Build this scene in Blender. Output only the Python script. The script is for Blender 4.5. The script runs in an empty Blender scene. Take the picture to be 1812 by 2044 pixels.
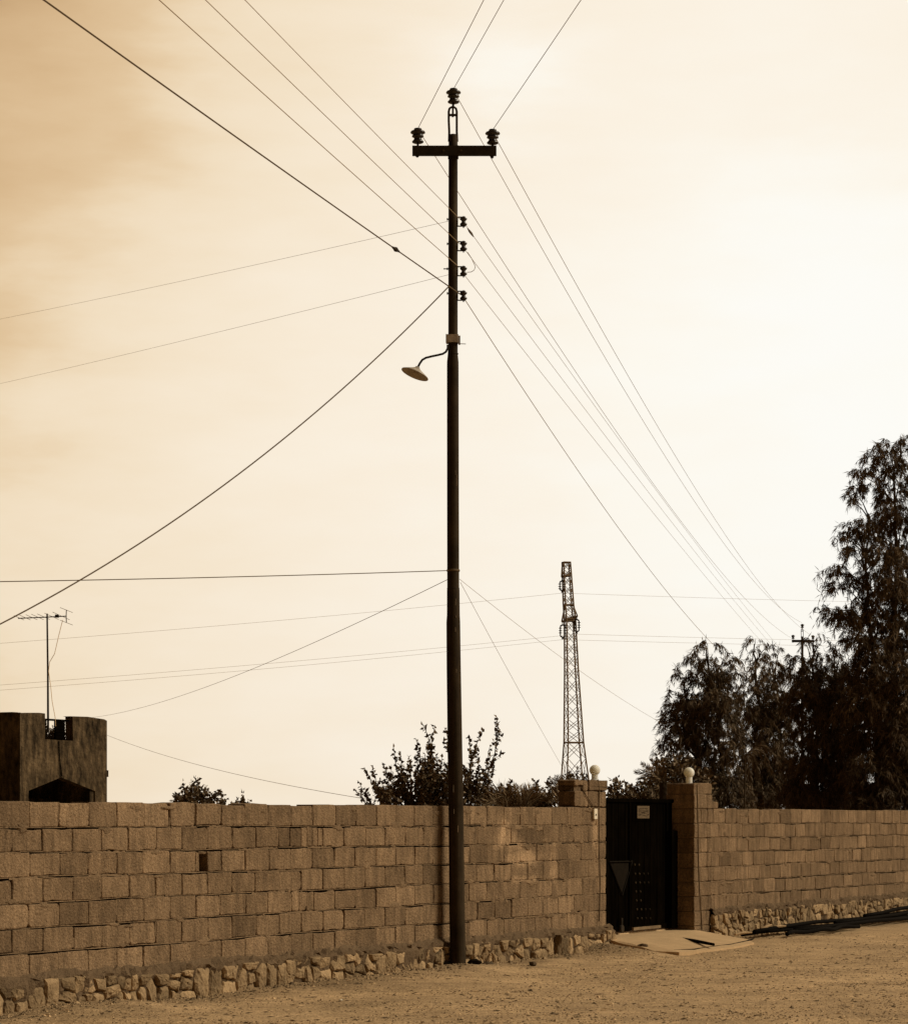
import bpy, bmesh, math, random
import numpy as np
from mathutils import Vector, Matrix
R = math.radians
random.seed(7); rng = np.random.default_rng(11)
scene = bpy.context.scene
COL = scene.collection

# ------------------------------------------------------------------ camera
F = 5200.0; CX = 906.0; HZ = 1638.0; CH = 1.56       # focal length and horizon in photo pixels, eye height in metres
cam = bpy.data.cameras.new('camera'); camo = bpy.data.objects.new('camera', cam); COL.objects.link(camo)
camo.location = (0, 0, CH); camo.rotation_euler = (R(90), 0, 0)
cam.sensor_fit = 'HORIZONTAL'; cam.sensor_width = 36; cam.lens = 36 * F / 1812
cam.shift_y = (HZ - 1022) / 1812
cam.clip_start = 0.5; cam.clip_end = 6000
scene.camera = camo

# ------------------------------------------------------------------ sky
def lin(c):
    c = [x / 255 for x in c]
    return tuple(x / 12.92 if x <= .04045 else ((x + .055) / 1.055) ** 2.4 for x in c)
SUN_AZ, SUN_EL = 90, 37       # azimuth from +Y towards +X
sd = Vector((math.sin(R(SUN_AZ)) * math.cos(R(SUN_EL)), math.cos(R(SUN_AZ)) * math.cos(R(SUN_EL)), math.sin(R(SUN_EL))))
world = bpy.data.worlds.new("World"); scene.world = world; world.use_nodes = True
nt = world.node_tree; nt.nodes.clear()
def N(t, **kw):
    n = nt.nodes.new(t)
    for k, v in kw.items(): setattr(n, k, v)
    return n
def L(a, b): nt.links.new(a, b)
tc = N('ShaderNodeTexCoord')
nz = N('ShaderNodeTexNoise'); nz.inputs['Scale'].default_value = 3.4; nz.inputs['Detail'].default_value = 5; nz.inputs['Roughness'].default_value = .5
mp = N('ShaderNodeMapping'); mp.inputs['Scale'].default_value = (2.2, 1.0, 6.5); mp.inputs['Rotation'].default_value = (0, R(-14), 0)
L(tc.outputs['Generated'], mp.inputs['Vector']); L(mp.outputs['Vector'], nz.inputs['Vector'])
def dist_to(c):
    d = N('ShaderNodeVectorMath', operation='DISTANCE'); L(tc.outputs['Generated'], d.inputs[0]); d.inputs[1].default_value = Vector(c).normalized(); return d
def M2(op, a, b):
    m = N('ShaderNodeMath', operation=op)
    for i, v in enumerate((a, b)):
        if isinstance(v, (int, float)): m.inputs[i].default_value = v
        else: L(v, m.inputs[i])
    return m.outputs[0]
d1 = dist_to(((1750 - CX) / F, 1, (HZ - 880) / F))
nzc = M2('SUBTRACT', nz.outputs['Fac'], .5)
d3 = dist_to(((-200 - CX) / F, 1, (HZ + 200) / F))
bank = N('ShaderNodeMapRange', interpolation_type='SMOOTHSTEP'); L(d3.outputs['Value'], bank.inputs[0])
for i_, v_ in ((1, 0), (2, .31), (3, .12), (4, 0)): bank.inputs[i_].default_value = v_
dd = M2('ADD', M2('ADD', d1.outputs['Value'], M2('MULTIPLY', nzc, .10)), bank.outputs[0])
rp = N('ShaderNodeValToRGB'); rp.color_ramp.interpolation = 'B_SPLINE'
els = [(0.0, (255, 254, 249)), (.07, (255, 252, 243)), (.14, (254, 246, 232)), (.25, (250, 236, 215)), (.345, (243, 224, 194)), (.40, (228, 198, 156)), (.50, (200, 162, 116)), (.8, (118, 90, 60)), (1.0, (58, 42, 27))]
cr = rp.color_ramp
while len(cr.elements) < len(els): cr.elements.new(.5)
for e, (p, c) in zip(cr.elements, els):
    e.position = p; e.color = (*lin(c), 1)
nz2 = N('ShaderNodeTexNoise'); nz2.inputs['Scale'].default_value = 9; nz2.inputs['Detail'].default_value = 7; nz2.inputs['Roughness'].default_value = .55
mp2 = N('ShaderNodeMapping'); mp2.inputs['Scale'].default_value = (1.6, .8, 5.5); mp2.inputs['Rotation'].default_value = (0, R(-9), 0)
L(tc.outputs['Generated'], mp2.inputs['Vector']); L(mp2.outputs['Vector'], nz2.inputs['Vector'])
dd = M2('ADD', dd, M2('MULTIPLY', M2('SUBTRACT', nz2.outputs['Fac'], .5), .11))
for (bx_, by_, br_, ba_) in ((985, 95, .050, -.06), (1000, 150, .03, -.04), (1690, 560, .07, -.05)):      # thin bright openings in the cloud
    d4 = dist_to(((bx_ - CX) / F, 1, (HZ - by_) / F)); o4 = N('ShaderNodeMapRange', interpolation_type='SMOOTHSTEP')
    L(M2('ADD', d4.outputs['Value'], M2('MULTIPLY', M2('SUBTRACT', nz2.outputs['Fac'], .5), .05)), o4.inputs[0])
    for i_, v_ in ((1, 0), (2, br_), (3, ba_), (4, 0)): o4.inputs[i_].default_value = v_
    dd = M2('ADD', dd, o4.outputs[0])
L(dd, rp.inputs['Fac'])
# second lobe: the cloud lit around the hidden sun, right of the frame
d2 = dist_to(sd)
rp2 = N('ShaderNodeValToRGB'); rp2.color_ramp.interpolation = 'EASE'
e2 = rp2.color_ramp.elements; e2[0].position = .0; e2[0].color = (1.0, .93, .8, 1); e2[1].position = .75; e2[1].color = (0, 0, 0, 1)
L(d2.outputs['Value'], rp2.inputs['Fac'])
mx = N('ShaderNodeMix', data_type='RGBA', blend_type='LIGHTEN'); mx.inputs['Factor'].default_value = 1
L(rp.outputs['Color'], mx.inputs['A']); L(rp2.outputs['Color'], mx.inputs['B'])
bgB = N('ShaderNodeBackground'); L(mx.outputs['Result'], bgB.inputs['Color']); bgB.inputs['Strength'].default_value = .97
sky = N('ShaderNodeTexSky'); sky.sky_type = 'NISHITA'; sky.sun_disc = False; sky.sun_elevation = R(SUN_EL); sky.sun_rotation = R(SUN_AZ)
sky.air_density = 1.5; sky.dust_density = 6
bw = N('ShaderNodeRGBToBW'); L(sky.outputs[0], bw.inputs[0])
tint = N('ShaderNodeMix', data_type='RGBA', blend_type='MULTIPLY'); tint.inputs['Factor'].default_value = 1
L(bw.outputs[0], tint.inputs['A']); tint.inputs['B'].default_value = (1.0, .8, .55, 1)
bgA = N('ShaderNodeBackground'); L(tint.outputs['Result'], bgA.inputs['Color']); bgA.inputs['Strength'].default_value = .006
add = N('ShaderNodeAddShader'); out = N('ShaderNodeOutputWorld')
L(bgA.outputs[0], add.inputs[0]); L(bgB.outputs[0], add.inputs[1]); L(add.outputs[0], out.inputs['Surface'])

# ------------------------------------------------------------------ sun behind thin cloud
sl = bpy.data.lights.new('sun', 'SUN'); sl.energy = 2.6; sl.angle = R(30); sl.color = (1.0, .89, .70)
so = bpy.data.objects.new('sun', sl); COL.objects.link(so); so.rotation_euler = sd.to_track_quat('Z', 'Y').to_euler()
so.location = (10, 20, 30)
scene.view_settings.view_transform = 'Standard'; scene.view_settings.look = 'None'
scene.view_settings.gamma = 1; scene.view_settings.exposure = 0.0; scene.view_settings.use_curve_mapping = False

# ------------------------------------------------------------------ helpers
def U(px, py, d):            # photo pixel at depth d -> world point
    return Vector(((px - CX) * d / F, d, CH + (HZ - py) * d / F))
A0 = Vector((-3.61, 20.7)); DW = Vector((.4674, .8840)).normalized(); BW = Vector((-DW.y, DW.x))   # wall front line, its direction, its back direction
ROTW = math.atan2(DW.y, DW.x)
def WL(px, py=HZ, off=0.0):  # pixel on the wall plane moved back by off -> local (s, z)
    k = (px - CX) / F
    ax, ay = A0.x + off * BW.x, A0.y + off * BW.y
    s = (k * ay - ax) / (DW.x - k * DW.y)
    d = ay + s * DW.y
    return s, CH + (HZ - py) * d / F
def WW(s, off, z): p = A0 + DW * s + BW * off; return Vector((p.x, p.y, z))
def sp(v, k=1.0): return (v * 1.38, v * .935, v * .50)

class MB:
    def __init__(s): s.v = []; s.f = []; s.c = []; s.n = 0
    def add(s, vs, fs, c=1.0):
        o = s.n; s.v.extend([tuple(p) for p in vs]); s.n += len(vs)
        for f in fs: s.f.append(tuple(i + o for i in f)); s.c.append(c)
    def box(s, x0, x1, y0, y1, z0, z1, c=1.0, M=None):
        vs = [Vector((x, y, z)) for x in (x0, x1) for y in (y0, y1) for z in (z0, z1)]
        if M is not None: vs = [M @ v for v in vs]
        s.add(vs, [(0, 1, 3, 2), (4, 6, 7, 5), (0, 4, 5, 1), (2, 3, 7, 6), (0, 2, 6, 4), (1, 5, 7, 3)], c)
    def tube(s, pts, r, n=8, c=1.0, cap=True, flat=None):
        pts = [Vector(p) for p in pts]; m = len(pts)
        rs = [r] * m if isinstance(r, (int, float)) else list(r)
        vs = []; up = None
        for i, p in enumerate(pts):
            t = (pts[min(i + 1, m - 1)] - pts[max(i - 1, 0)])
            t = t.normalized() if t.length > 1e-9 else Vector((0, 0, 1))
            if up is None: up = Vector((0, 0, 1)) if abs(t.z) < .95 else Vector((0, 1, 0))
            a = t.cross(up)
            if a.length < 1e-6: a = t.cross(Vector((1, 0, 0)))
            a.normalize(); b = a.cross(t).normalized(); up = b
            for k in range(n):
                an = 2 * math.pi * k / n
                vs.append(p + a * math.cos(an) * rs[i] + b * math.sin(an) * rs[i] * (flat or 1))
        fs = [(i * n + k, i * n + (k + 1) % n, (i + 1) * n + (k + 1) % n, (i + 1) * n + k) for i in range(m - 1) for k in range(n)]
        if cap: fs += [tuple(range(n))[::-1], tuple(range((m - 1) * n, m * n))]
        s.add(vs, fs, c)
    def lathe(s, prof, o=(0, 0, 0), n=20, M=None, c=1.0):   # prof: (radius, z)
        vs = []; o = Vector(o)
        for r, z in prof:
            for k in range(n):
                v = Vector((r * math.cos(2 * math.pi * k / n), r * math.sin(2 * math.pi * k / n), z))
                if M is not None: v = M @ v
                vs.append(o + v)
        m = len(prof)
        s.add(vs, [(i * n + k, i * n + (k + 1) % n, (i + 1) * n + (k + 1) % n, (i + 1) * n + k) for i in range(m - 1) for k in range(n)], c)
    def bar(s, a, b, w, c=1.0): s.tube([a, b], w * .62, 4, c)
    def build(s, name, mat, parent=None, loc=(0, 0, 0), smooth=False, origin=None):
        me = bpy.data.meshes.new(name)
        vs = s.v
        if origin is not None: vs = [(x - origin[0], y - origin[1], z - origin[2]) for x, y, z in vs]
        me.from_pydata(vs, [], s.f)
        at = me.attributes.new('tone', 'FLOAT', 'FACE'); at.data.foreach_set('value', np.array(s.c, dtype=np.float32))
        if smooth: me.polygons.foreach_set('use_smooth', [True] * len(me.polygons))
        me.materials.append(mat); me.update()
        o = bpy.data.objects.new(name, me); COL.objects.link(o)
        if parent: o.parent = parent
        o.location = loc if origin is None or parent else origin
        return o
def tag(o, label=None, cat=None, group=None, kind=None):
    for k, v in (('label', label), ('category', cat), ('group', group), ('kind', kind)):
        if v: o[k] = v
    return o
def empty(name, loc, rz=0, label=None, cat=None, group=None):
    o = bpy.data.objects.new(name, None); COL.objects.link(o); o.location = loc; o.rotation_euler.z = rz; o.empty_display_size = .2
    return tag(o, label, cat, group)

# ------------------------------------------------------------------ materials
def mat(name, col, rough=.85, spec=.25, metal=0, noise=(6, .25), bump=(60, .15, .01), tone=True, streak=None, fine=None, col2=None, sss=None):
    m = bpy.data.materials.new(name); m.use_nodes = True
    t = m.node_tree; b = t.nodes['Principled BSDF']
    b.inputs['Roughness'].default_value = rough; b.inputs['Metallic'].default_value = metal
    b.inputs['Specular IOR Level'].default_value = spec
    co = t.nodes.new('ShaderNodeTexCoord')
    base = t.nodes.new('ShaderNodeRGB'); base.outputs[0].default_value = (*col, 1); cur = base.outputs[0]
    if noise:
        n = t.nodes.new('ShaderNodeTexNoise'); n.inputs['Scale'].default_value = noise[0]; n.inputs['Detail'].default_value = 6; n.inputs['Roughness'].default_value = .6
        t.links.new(co.outputs['Object'], n.inputs['Vector'])
        mr = t.nodes.new('ShaderNodeMapRange'); mr.inputs[1].default_value = .25; mr.inputs[2].default_value = .75
        t.links.new(n.outputs['Fac'], mr.inputs[0])
        if col2:
            mix = t.nodes.new('ShaderNodeMix'); mix.data_type = 'RGBA'; mr.inputs[1].default_value = .45; mr.inputs[2].default_value = .6
            t.links.new(mr.outputs[0], mix.inputs['Factor']); t.links.new(cur, mix.inputs['A']); mix.inputs['B'].default_value = (*col2, 1); cur = mix.outputs['Result']
        else:
            mr.inputs[3].default_value = 1 - noise[1]; mr.inputs[4].default_value = 1 + noise[1]
            vm = t.nodes.new('ShaderNodeVectorMath'); vm.operation = 'SCALE'; t.links.new(cur, vm.inputs[0]); t.links.new(mr.outputs[0], vm.inputs['Scale']); cur = vm.outputs[0]
    for spec_ in [x for x in (fine, streak) if x]:
        sc, amt = spec_[0], spec_[1]
        n = t.nodes.new('ShaderNodeTexNoise'); n.inputs['Scale'].default_value = 1; n.inputs['Detail'].default_value = 4; n.inputs['Roughness'].default_value = .7
        mpn = t.nodes.new('ShaderNodeMapping'); mpn.inputs['Scale'].default_value = sc if isinstance(sc, tuple) else (sc, sc, sc)
        t.links.new(co.outputs['Object'], mpn.inputs[0]); t.links.new(mpn.outputs[0], n.inputs['Vector'])
        mr = t.nodes.new('ShaderNodeMapRange'); mr.inputs[1].default_value = .3; mr.inputs[2].default_value = .7; mr.inputs[3].default_value = 1 - amt; mr.inputs[4].default_value = 1 + amt
        t.links.new(n.outputs['Fac'], mr.inputs[0])
        vm = t.nodes.new('ShaderNodeVectorMath'); vm.operation = 'SCALE'; t.links.new(cur, vm.inputs[0]); t.links.new(mr.outputs[0], vm.inputs['Scale']); cur = vm.outputs[0]
    if tone:
        a = t.nodes.new('ShaderNodeAttribute'); a.attribute_name = 'tone'
        vm = t.nodes.new('ShaderNodeVectorMath'); vm.operation = 'SCALE'; t.links.new(cur, vm.inputs[0]); t.links.new(a.outputs['Fac'], vm.inputs['Scale']); cur = vm.outputs[0]
    t.links.new(cur, b.inputs['Base Color'])
    if bump:
        n = t.nodes.new('ShaderNodeTexNoise'); n.inputs['Scale'].default_value = bump[0]; n.inputs['Detail'].default_value = 5
        t.links.new(co.outputs['Object'], n.inputs['Vector'])
        bp = t.nodes.new('ShaderNodeBump'); bp.inputs['Strength'].default_value = bump[1]; bp.inputs['Distance'].default_value = bump[2]
        t.links.new(n.outputs['Fac'], bp.inputs['Height']); t.links.new(bp.outputs[0], b.inputs['Normal'])
    m['cur'] = 1
    return m
BLK = (.203, .134, .076)
M = {}
M['block'] = mat('concrete_block', BLK, .95, .05, noise=(1.6, .26), bump=(40, 1, .018), fine=(70, .45), streak=((11, 11, 3.2), .36))
M['mortar'] = mat('mortar', (.185, .123, .070), .95, .05, noise=(3, .25), bump=(60, .8, .015), fine=(70, .3))
M['stone'] = mat('rubble_stone', sp(.215), .9, .08, noise=(7, .4), bump=(30, .8, .02), fine=(60, .28))
M['ground'] = mat('dry_earth', sp(.32), .95, .1, noise=(.8, .32), bump=(30, 1, .02), tone=False, fine=(42, .42), streak=((3.5, 6, 6), .26))
M['gravel'] = mat('gravel', sp(.26), .9, .15, noise=(20, .2), bump=None)
M['concrete'] = mat('apron_concrete', sp(.36), .9, .15, noise=(3, .14), bump=(50, .4, .01), fine=(50, .12))
M['pole'] = mat('pole_steel', sp(.028), .7, .05, noise=(4, .5), bump=(30, .3, .004), streak=((30, 30, 1.2), .4))
M['iron'] = mat('dark_iron', sp(.02), .6, .15, noise=(12, .4), bump=(50, .3, .003))
M['porcelain'] = mat('brown_porcelain', (.012, .006, .003), .25, .6, noise=(20, .3), bump=None)
M['wire'] = mat('bare_wire', (.36, .26, .15), .7, .1, noise=None, bump=None)
M['cable'] = mat('black_cable', sp(.09), .7, .1, noise=None, bump=None)
M['clamp'] = mat('clamp_metal', (.38, .31, .23), .7, .3, noise=(40, .35), bump=(60, .3, .004))
M['enamel'] = mat('lamp_enamel', (.44, .37, .28), .45, .5, noise=(18, .25), bump=None)
M['globe'] = mat('globe_glass', (.95, .86, .72), .35, .3, noise=(14, .04), bump=None)
gb = M['globe'].node_tree.nodes['Principled BSDF']; gb.inputs['Transmission Weight'].default_value = .15; gb.inputs['IOR'].default_value = 1.2; gb.inputs['Subsurface Weight'].default_value = 1; gb.inputs['Subsurface Scale'].default_value = .12; gb.inputs['Subsurface Radius'].default_value = (1, .95, .85)
M['white'] = mat('white_plastic', (.75, .66, .5), .5, .4, noise=None, bump=None)
M['leaf'] = mat('willow_leaf', sp(.085), .6, .12, noise=(1.2, .3), bump=None)
M['leafb'] = mat('broad_leaf', sp(.105), .55, .15, noise=(3, .3), bump=None)
M['frond'] = mat('palm_leaf', sp(.17), .6, .15, noise=(3, .3), bump=None)
M['bark'] = mat('bark', sp(.045), .9, .1, noise=(5, .4), bump=(25, .8, .02))
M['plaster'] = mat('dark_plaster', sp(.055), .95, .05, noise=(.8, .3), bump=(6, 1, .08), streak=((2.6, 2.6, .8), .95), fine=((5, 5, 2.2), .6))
M['gate'] = mat('gate_sheet', sp(.0022), .9, .0, noise=(3, .5), bump=(20, .3, .006), streak=((12, 12, 1.5), .5))
M['gatetrim'] = mat('gate_trim', sp(.006), .7, .04, noise=(10, .4), bump=None)
M['lattice'] = mat('lattice_steel', sp(.15), .7, .1, noise=(2, .35), bump=None)
M['paper'] = mat('notice_paper', sp(.085), .85, .2, noise=(45, .2), bump=None, fine=((90, 60, 90), .5))
M['pipe'] = mat('black_pipe', sp(.003), .8, .04, noise=(2, .3), bump=None)
M['wood'] = mat('split_wood', sp(.30), .85, .2, noise=(8, .3), bump=(40, .4, .01), streak=((5, 80, 80), .3))

# plaster smears and stains belong to the wall surface: soft-edged light patches around fixed places right of the pole
def add_patch(m, spots, gain):
    t = m.node_tree; b = t.nodes['Principled BSDF']; src = b.inputs['Base Color'].links[0].from_socket
    co = t.nodes.new('ShaderNodeTexCoord'); cur = None
    nn = t.nodes.new('ShaderNodeTexNoise'); nn.inputs['Scale'].default_value = 5; nn.inputs['Detail'].default_value = 6; t.links.new(co.outputs['Object'], nn.inputs['Vector'])
    for (x, z, sx, sz) in spots:
        mpn = t.nodes.new('ShaderNodeMapping'); mpn.inputs['Location'].default_value = (-x / sx, 0, -z / sz); mpn.inputs['Scale'].default_value = (1 / sx, 0, 1 / sz)
        t.links.new(co.outputs['Object'], mpn.inputs[0])
        ln = t.nodes.new('ShaderNodeVectorMath'); ln.operation = 'LENGTH'; t.links.new(mpn.outputs[0], ln.inputs[0])
        if cur is None: cur = ln.outputs['Value']
        else:
            mn = t.nodes.new('ShaderNodeMath'); mn.operation = 'MINIMUM'; t.links.new(cur, mn.inputs[0]); t.links.new(ln.outputs['Value'], mn.inputs[1]); cur = mn.outputs[0]
    ad = t.nodes.new('ShaderNodeMath'); ad.operation = 'MULTIPLY_ADD'; t.links.new(nn.outputs['Fac'], ad.inputs[0]); ad.inputs[1].default_value = 3.2; t.links.new(cur, ad.inputs[2])
    mr = t.nodes.new('ShaderNodeMapRange'); mr.inputs[1].default_value = 2.0; mr.inputs[2].default_value = 2.75; mr.inputs[3].default_value = gain; mr.inputs[4].default_value = 1
    t.links.new(ad.outputs[0], mr.inputs[0])
    vm = t.nodes.new('ShaderNodeVectorMath'); vm.operation = 'SCALE'; t.links.new(src, vm.inputs[0]); t.links.new(mr.outputs[0], vm.inputs['Scale']); t.links.new(vm.outputs[0], b.inputs['Base Color'])
PATCH = []
for px, py, sx, sz in ((1020, 1680, .32, .14), (1045, 1712, .5, .09), (1005, 1660, .18, .12), (1105, 1730, .12, .22), (1040, 1755, .35, .05), (1190, 1660, .10, .3)):
    s_, z_ = WL(px, py); PATCH.append((s_, z_, sx, sz))
for k in ('block', 'mortar'): add_patch(M[k], PATCH, 1.7)

# ------------------------------------------------------------------ ground: one sheet, fine near the wall, running to the horizon
S_GL = WL(1209)[0]; S_GR = WL(1385)[0]
def gheight(x, y):
    p = Vector((x, y)) - A0; s = p.dot(DW); off = p.dot(BW)      # off<0: street side
    h = .012 * math.sin(x * 1.7 + y * .6) + .010 * math.sin(y * 2.3 - x * .8) + .008 * math.sin(x * 4.1 + 1) * math.sin(y * 3.3)
    near = math.exp(-((max(0, -off - .25)) / .5) ** 2)
    h += .04 * near * (.5 + .35 * math.sin(s * 2.1) + .3 * math.sin(s * 7.3 + 1) * math.sin(off * 5))
    h += .05 * math.exp(-((s - 7.75) ** 2) / .3) * near
    sm = lambda a, b, x: max(0, min(1, (x - a) / (b - a)))
    w = sm(S_GL - .1, S_GL + .3, s) * sm(S_GR + 2.6, S_GR + 1.6, s) * sm(-2.6, -1.4, off)
    h = h * (1 - w) + .004 * w
    h += .11 * math.exp(-((s - S_GL + .33) / .22) ** 2) * sm(-1.05, -.25, off) * sm(.6, .2, off)
    if abs(x) > 40 or y > 120 or y < 5: h *= 0
    return h
def axis(parts):
    a = []
    for lo, hi, st in parts: a += list(np.arange(lo, hi, st))
    return a
xs = axis([(-3000, -200, 700), (-200, -20, 45), (-20, -6, 2), (-6, 9, .11), (9, 20, 1.5), (20, 200, 45), (200, 3001, 700)])
ys = axis([(-1000, -50, 300), (-50, 15, 8), (15, 19, .5), (19, 36, .11), (36, 46, .4), (46, 120, 6), (120, 400, 50), (400, 5001, 900)])
gm = MB()
gm.v = [(x, y, gheight(x, y)) for y in ys for x in xs]; nx = len(xs)
gm.f = [(j * nx + i, j * nx + i + 1, (j + 1) * nx + i + 1, (j + 1) * nx + i) for j in range(len(ys) - 1) for i in range(nx - 1)]; gm.c = [1] * len(gm.f); gm.n = len(gm.v)
g = gm.build('ground', M['ground'], smooth=True); tag(g, kind='structure', label='dry dusty earth in front of the block wall')
# darker strip of ground along the foot of the wall, with an uneven edge
t = M['ground'].node_tree; b = t.nodes['Principled BSDF']; src = b.inputs['Base Color'].links[0].from_socket
co = t.nodes.new('ShaderNodeTexCoord'); mpn = t.nodes.new('ShaderNodeMapping'); mpn.vector_type = 'TEXTURE'; mpn.inputs['Location'].default_value = (A0.x, A0.y, 0); mpn.inputs['Rotation'].default_value = (0, 0, ROTW)
t.links.new(co.outputs['Object'], mpn.inputs[0]); sx = t.nodes.new('ShaderNodeSeparateXYZ'); t.links.new(mpn.outputs[0], sx.inputs[0])
nn = t.nodes.new('ShaderNodeTexNoise'); nn.inputs['Scale'].default_value = 2.2; nn.inputs['Detail'].default_value = 7; t.links.new(co.outputs['Object'], nn.inputs['Vector'])
ma = t.nodes.new('ShaderNodeMath'); ma.operation = 'MULTIPLY_ADD'; t.links.new(nn.outputs['Fac'], ma.inputs[0]); ma.inputs[1].default_value = 1.0; t.links.new(sx.outputs['Y'], ma.inputs[2])
mr = t.nodes.new('ShaderNodeMapRange'); mr.interpolation_type = 'SMOOTHSTEP'; mr.inputs[1].default_value = -.45; mr.inputs[2].default_value = .25; mr.inputs[3].default_value = 1; mr.inputs[4].default_value = .62
t.links.new(ma.outputs[0], mr.inputs[0]); vm = t.nodes.new('ShaderNodeVectorMath'); vm.operation = 'SCALE'; t.links.new(src, vm.inputs[0]); t.links.new(mr.outputs[0], vm.inputs['Scale']); t.links.new(vm.outputs[0], b.inputs['Base Color'])

# gravel: small stones strewn over the earth
gv = MB(); OCT = [(1, 0, 0), (0, 1, 0), (-1, 0, 0), (0, -1, 0), (0, 0, 1)]
cnt = 0
while cnt < 24000:
    y = 19 + 17 * random.random() ** 1.2; x = random.uniform(-.19, .19) * y
    p = Vector((x, y)) - A0; off = p.dot(BW); s_ = p.dot(DW)
    if off > -.1: continue
    if random.random() > .35 and math.sin(x * 2.2 + math.sin(y * 1.1) * 2) * math.sin(y * 1.7) < -.2: continue
    r = .0035 + .010 * random.random() ** 3 + (.018 * random.random() if random.random() < .015 or (off > -.8 and random.random() < .05) else 0)
    a = random.uniform(0, 6.28); z = gheight(x, y)
    if S_GL - .2 < s_ < S_GR + 1.3 and off > -1.0: continue
    vs = []
    for q in OCT:
        q = (q[0] * random.uniform(.6, 1.5), q[1] * random.uniform(.6, 1.5), q[2] * random.uniform(.5, .9))
        vs.append((x + r * (q[0] * math.cos(a) - q[1] * math.sin(a)), y + r * (q[0] * math.sin(a) + q[1] * math.cos(a)), z + r * q[2]))
    gv.add(vs, [(0, 1, 4), (1, 2, 4), (2, 3, 4), (3, 0, 4)], random.choice((.3, .45, .6, .8, 1.0, 1.2, 1.7)))
    cnt += 1
for _ in range(900):                                     # dry twigs and leaf scraps
    y = 19 + 16 * random.random() ** 1.2; x = random.uniform(-.19, .19) * y; q_ = Vector((x, y)) - A0
    if q_.dot(BW) > -.15 or (S_GL - .2 < q_.dot(DW) < S_GR + 1.3 and q_.dot(BW) > -1.2): continue
    a = random.gauss(0, .5); l_ = random.uniform(.012, .045); w_ = random.uniform(.003, .009); z = gheight(x, y) + .004
    ca, sa = math.cos(a), math.sin(a); vs = [(x + l_ * ca * i - w_ * sa * j, y + l_ * sa * i + w_ * ca * j, z + h_) for i, j, h_ in ((-1, 0, 0), (0, -1, 0), (1, 0, .002), (0, 1, 0), (0, 0, .008))]
    gv.add(vs, [(0, 1, 4), (1, 2, 4), (2, 3, 4), (3, 0, 4)], random.choice((.2, .3, .4, 1.6)))
for _ in range(2600):                                    # crumbs of mortar and stone along the foot of the walls
    s_ = random.uniform(-1, 24); off = -.09 - abs(random.gauss(0, .16)); q_ = A0 + DW * s_ + BW * off
    if S_GL + .05 < s_ < S_GR + .6: continue
    r = random.uniform(.005, .018) * (2 if random.random() < .04 else 1); z = gheight(q_.x, q_.y); vs = []
    for q in OCT: vs.append((q_.x + r * q[0] * random.uniform(.6, 1.5), q_.y + r * q[1] * random.uniform(.6, 1.5), z + r * q[2] * random.uniform(.5, 1)))
    gv.add(vs, [(0, 1, 4), (1, 2, 4), (2, 3, 4), (3, 0, 4)], random.choice((.3, .45, .6, .8, 1.1)))
tag(gv.build('gravel', M['gravel']), 'small stones strewn over the dry earth', kind='stuff')

# ------------------------------------------------------------------ block wall
CRS = .2035; FT = .285                                   # course height, footing height
def nz1(x, k=0): return math.sin(x * 1.3 + k * 1.7) * .5 + math.sin(x * 3.1 + k * 2.9) * .3 + math.sin(x * 7.7 + k) * .2
def block(mb, s0, s1, z0, z1, depth, tone, hole=None, proud=None):
    rc = [random.choice((.005, .008, .012, .018, .036)) * random.uniform(.5, 1.2) for _ in range(4)]
    y = (random.gauss(0, .0014) if proud is None else proud); tl = random.gauss(0, .0016); tz = random.gauss(0, .003)
    def ring(ins, yy):
        pts = []
        cs = [(s0 + ins, z0 + ins, rc[0], 180), (s1 - ins, z0 + ins, rc[1], 270), (s1 - ins, z1 - ins, rc[2], 0), (s0 + ins, z1 - ins, rc[3], 90)]
        for i, (cx, cz, r, a0) in enumerate(cs):
            sx_ = 1 if i in (0, 3) else -1; sz_ = 1 if i in (0, 1) else -1
            for k in range(4):
                a = R(a0 + 30 * k); pts.append((cx + sx_ * r + r * math.cos(a), cz + sz_ * r + r * math.sin(a)))
            nx_ = cs[(i + 1) % 4]                       # two points along the edge, slightly chipped
            for k in (.3, .65):
                ex = cx + (nx_[0] - cx) * k; ez = cz + (nx_[1] - cz) * k
                pts.append((ex + jit[i][int(k * 2)][0], ez + jit[i][int(k * 2)][1]))
        return [Vector((px_, yy + tl * (px_ - s0) / (s1 - s0) + tz * (pz_ - z0) / (z1 - z0), pz_)) for px_, pz_ in pts]
    jit = [[(random.gauss(0, .003), random.gauss(0, .0045)) for _ in range(2)] for _ in range(4)]
    A = ring(.006, y); B = ring(0, y + .007); C = [Vector((v.x, depth, v.z)) for v in B]
    n = len(A); vs = A + B + C
    fs = [tuple(range(n))] + [(k, n + k, n + (k + 1) % n, (k + 1) % n) for k in range(n)] + [(n + k, 2 * n + k, 2 * n + (k + 1) % n, n + (k + 1) % n) for k in range(n)]
    fs.append(tuple(range(3 * n - 1, 2 * n - 1, -1)))
    mb.add(vs, fs, tone)
def strip(mb, s0, s1, zf, y, h, tone):                  # ragged bead of mortar squeezed from a joint
    n = max(2, int((s1 - s0) / .03)); vs = []; st = s0
    for i in range(n + 1):
        s = s0 + (s1 - s0) * i / n; zz = zf(s); yy = y + random.gauss(0, .003); hh = h * random.uniform(.5, 1.3)
        vs += [(s, .06, zz - .001), (s, yy, zz), (s, yy + .002, zz + hh), (s, .06, zz + hh * 1.1)]
    fs = []
    for i in range(n):
        a = i * 4; fs += [(a, a + 4, a + 5, a + 1), (a + 1, a + 5, a + 6, a + 2), (a + 2, a + 6, a + 7, a + 3)]
    mb.add(vs, fs, tone)
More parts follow.
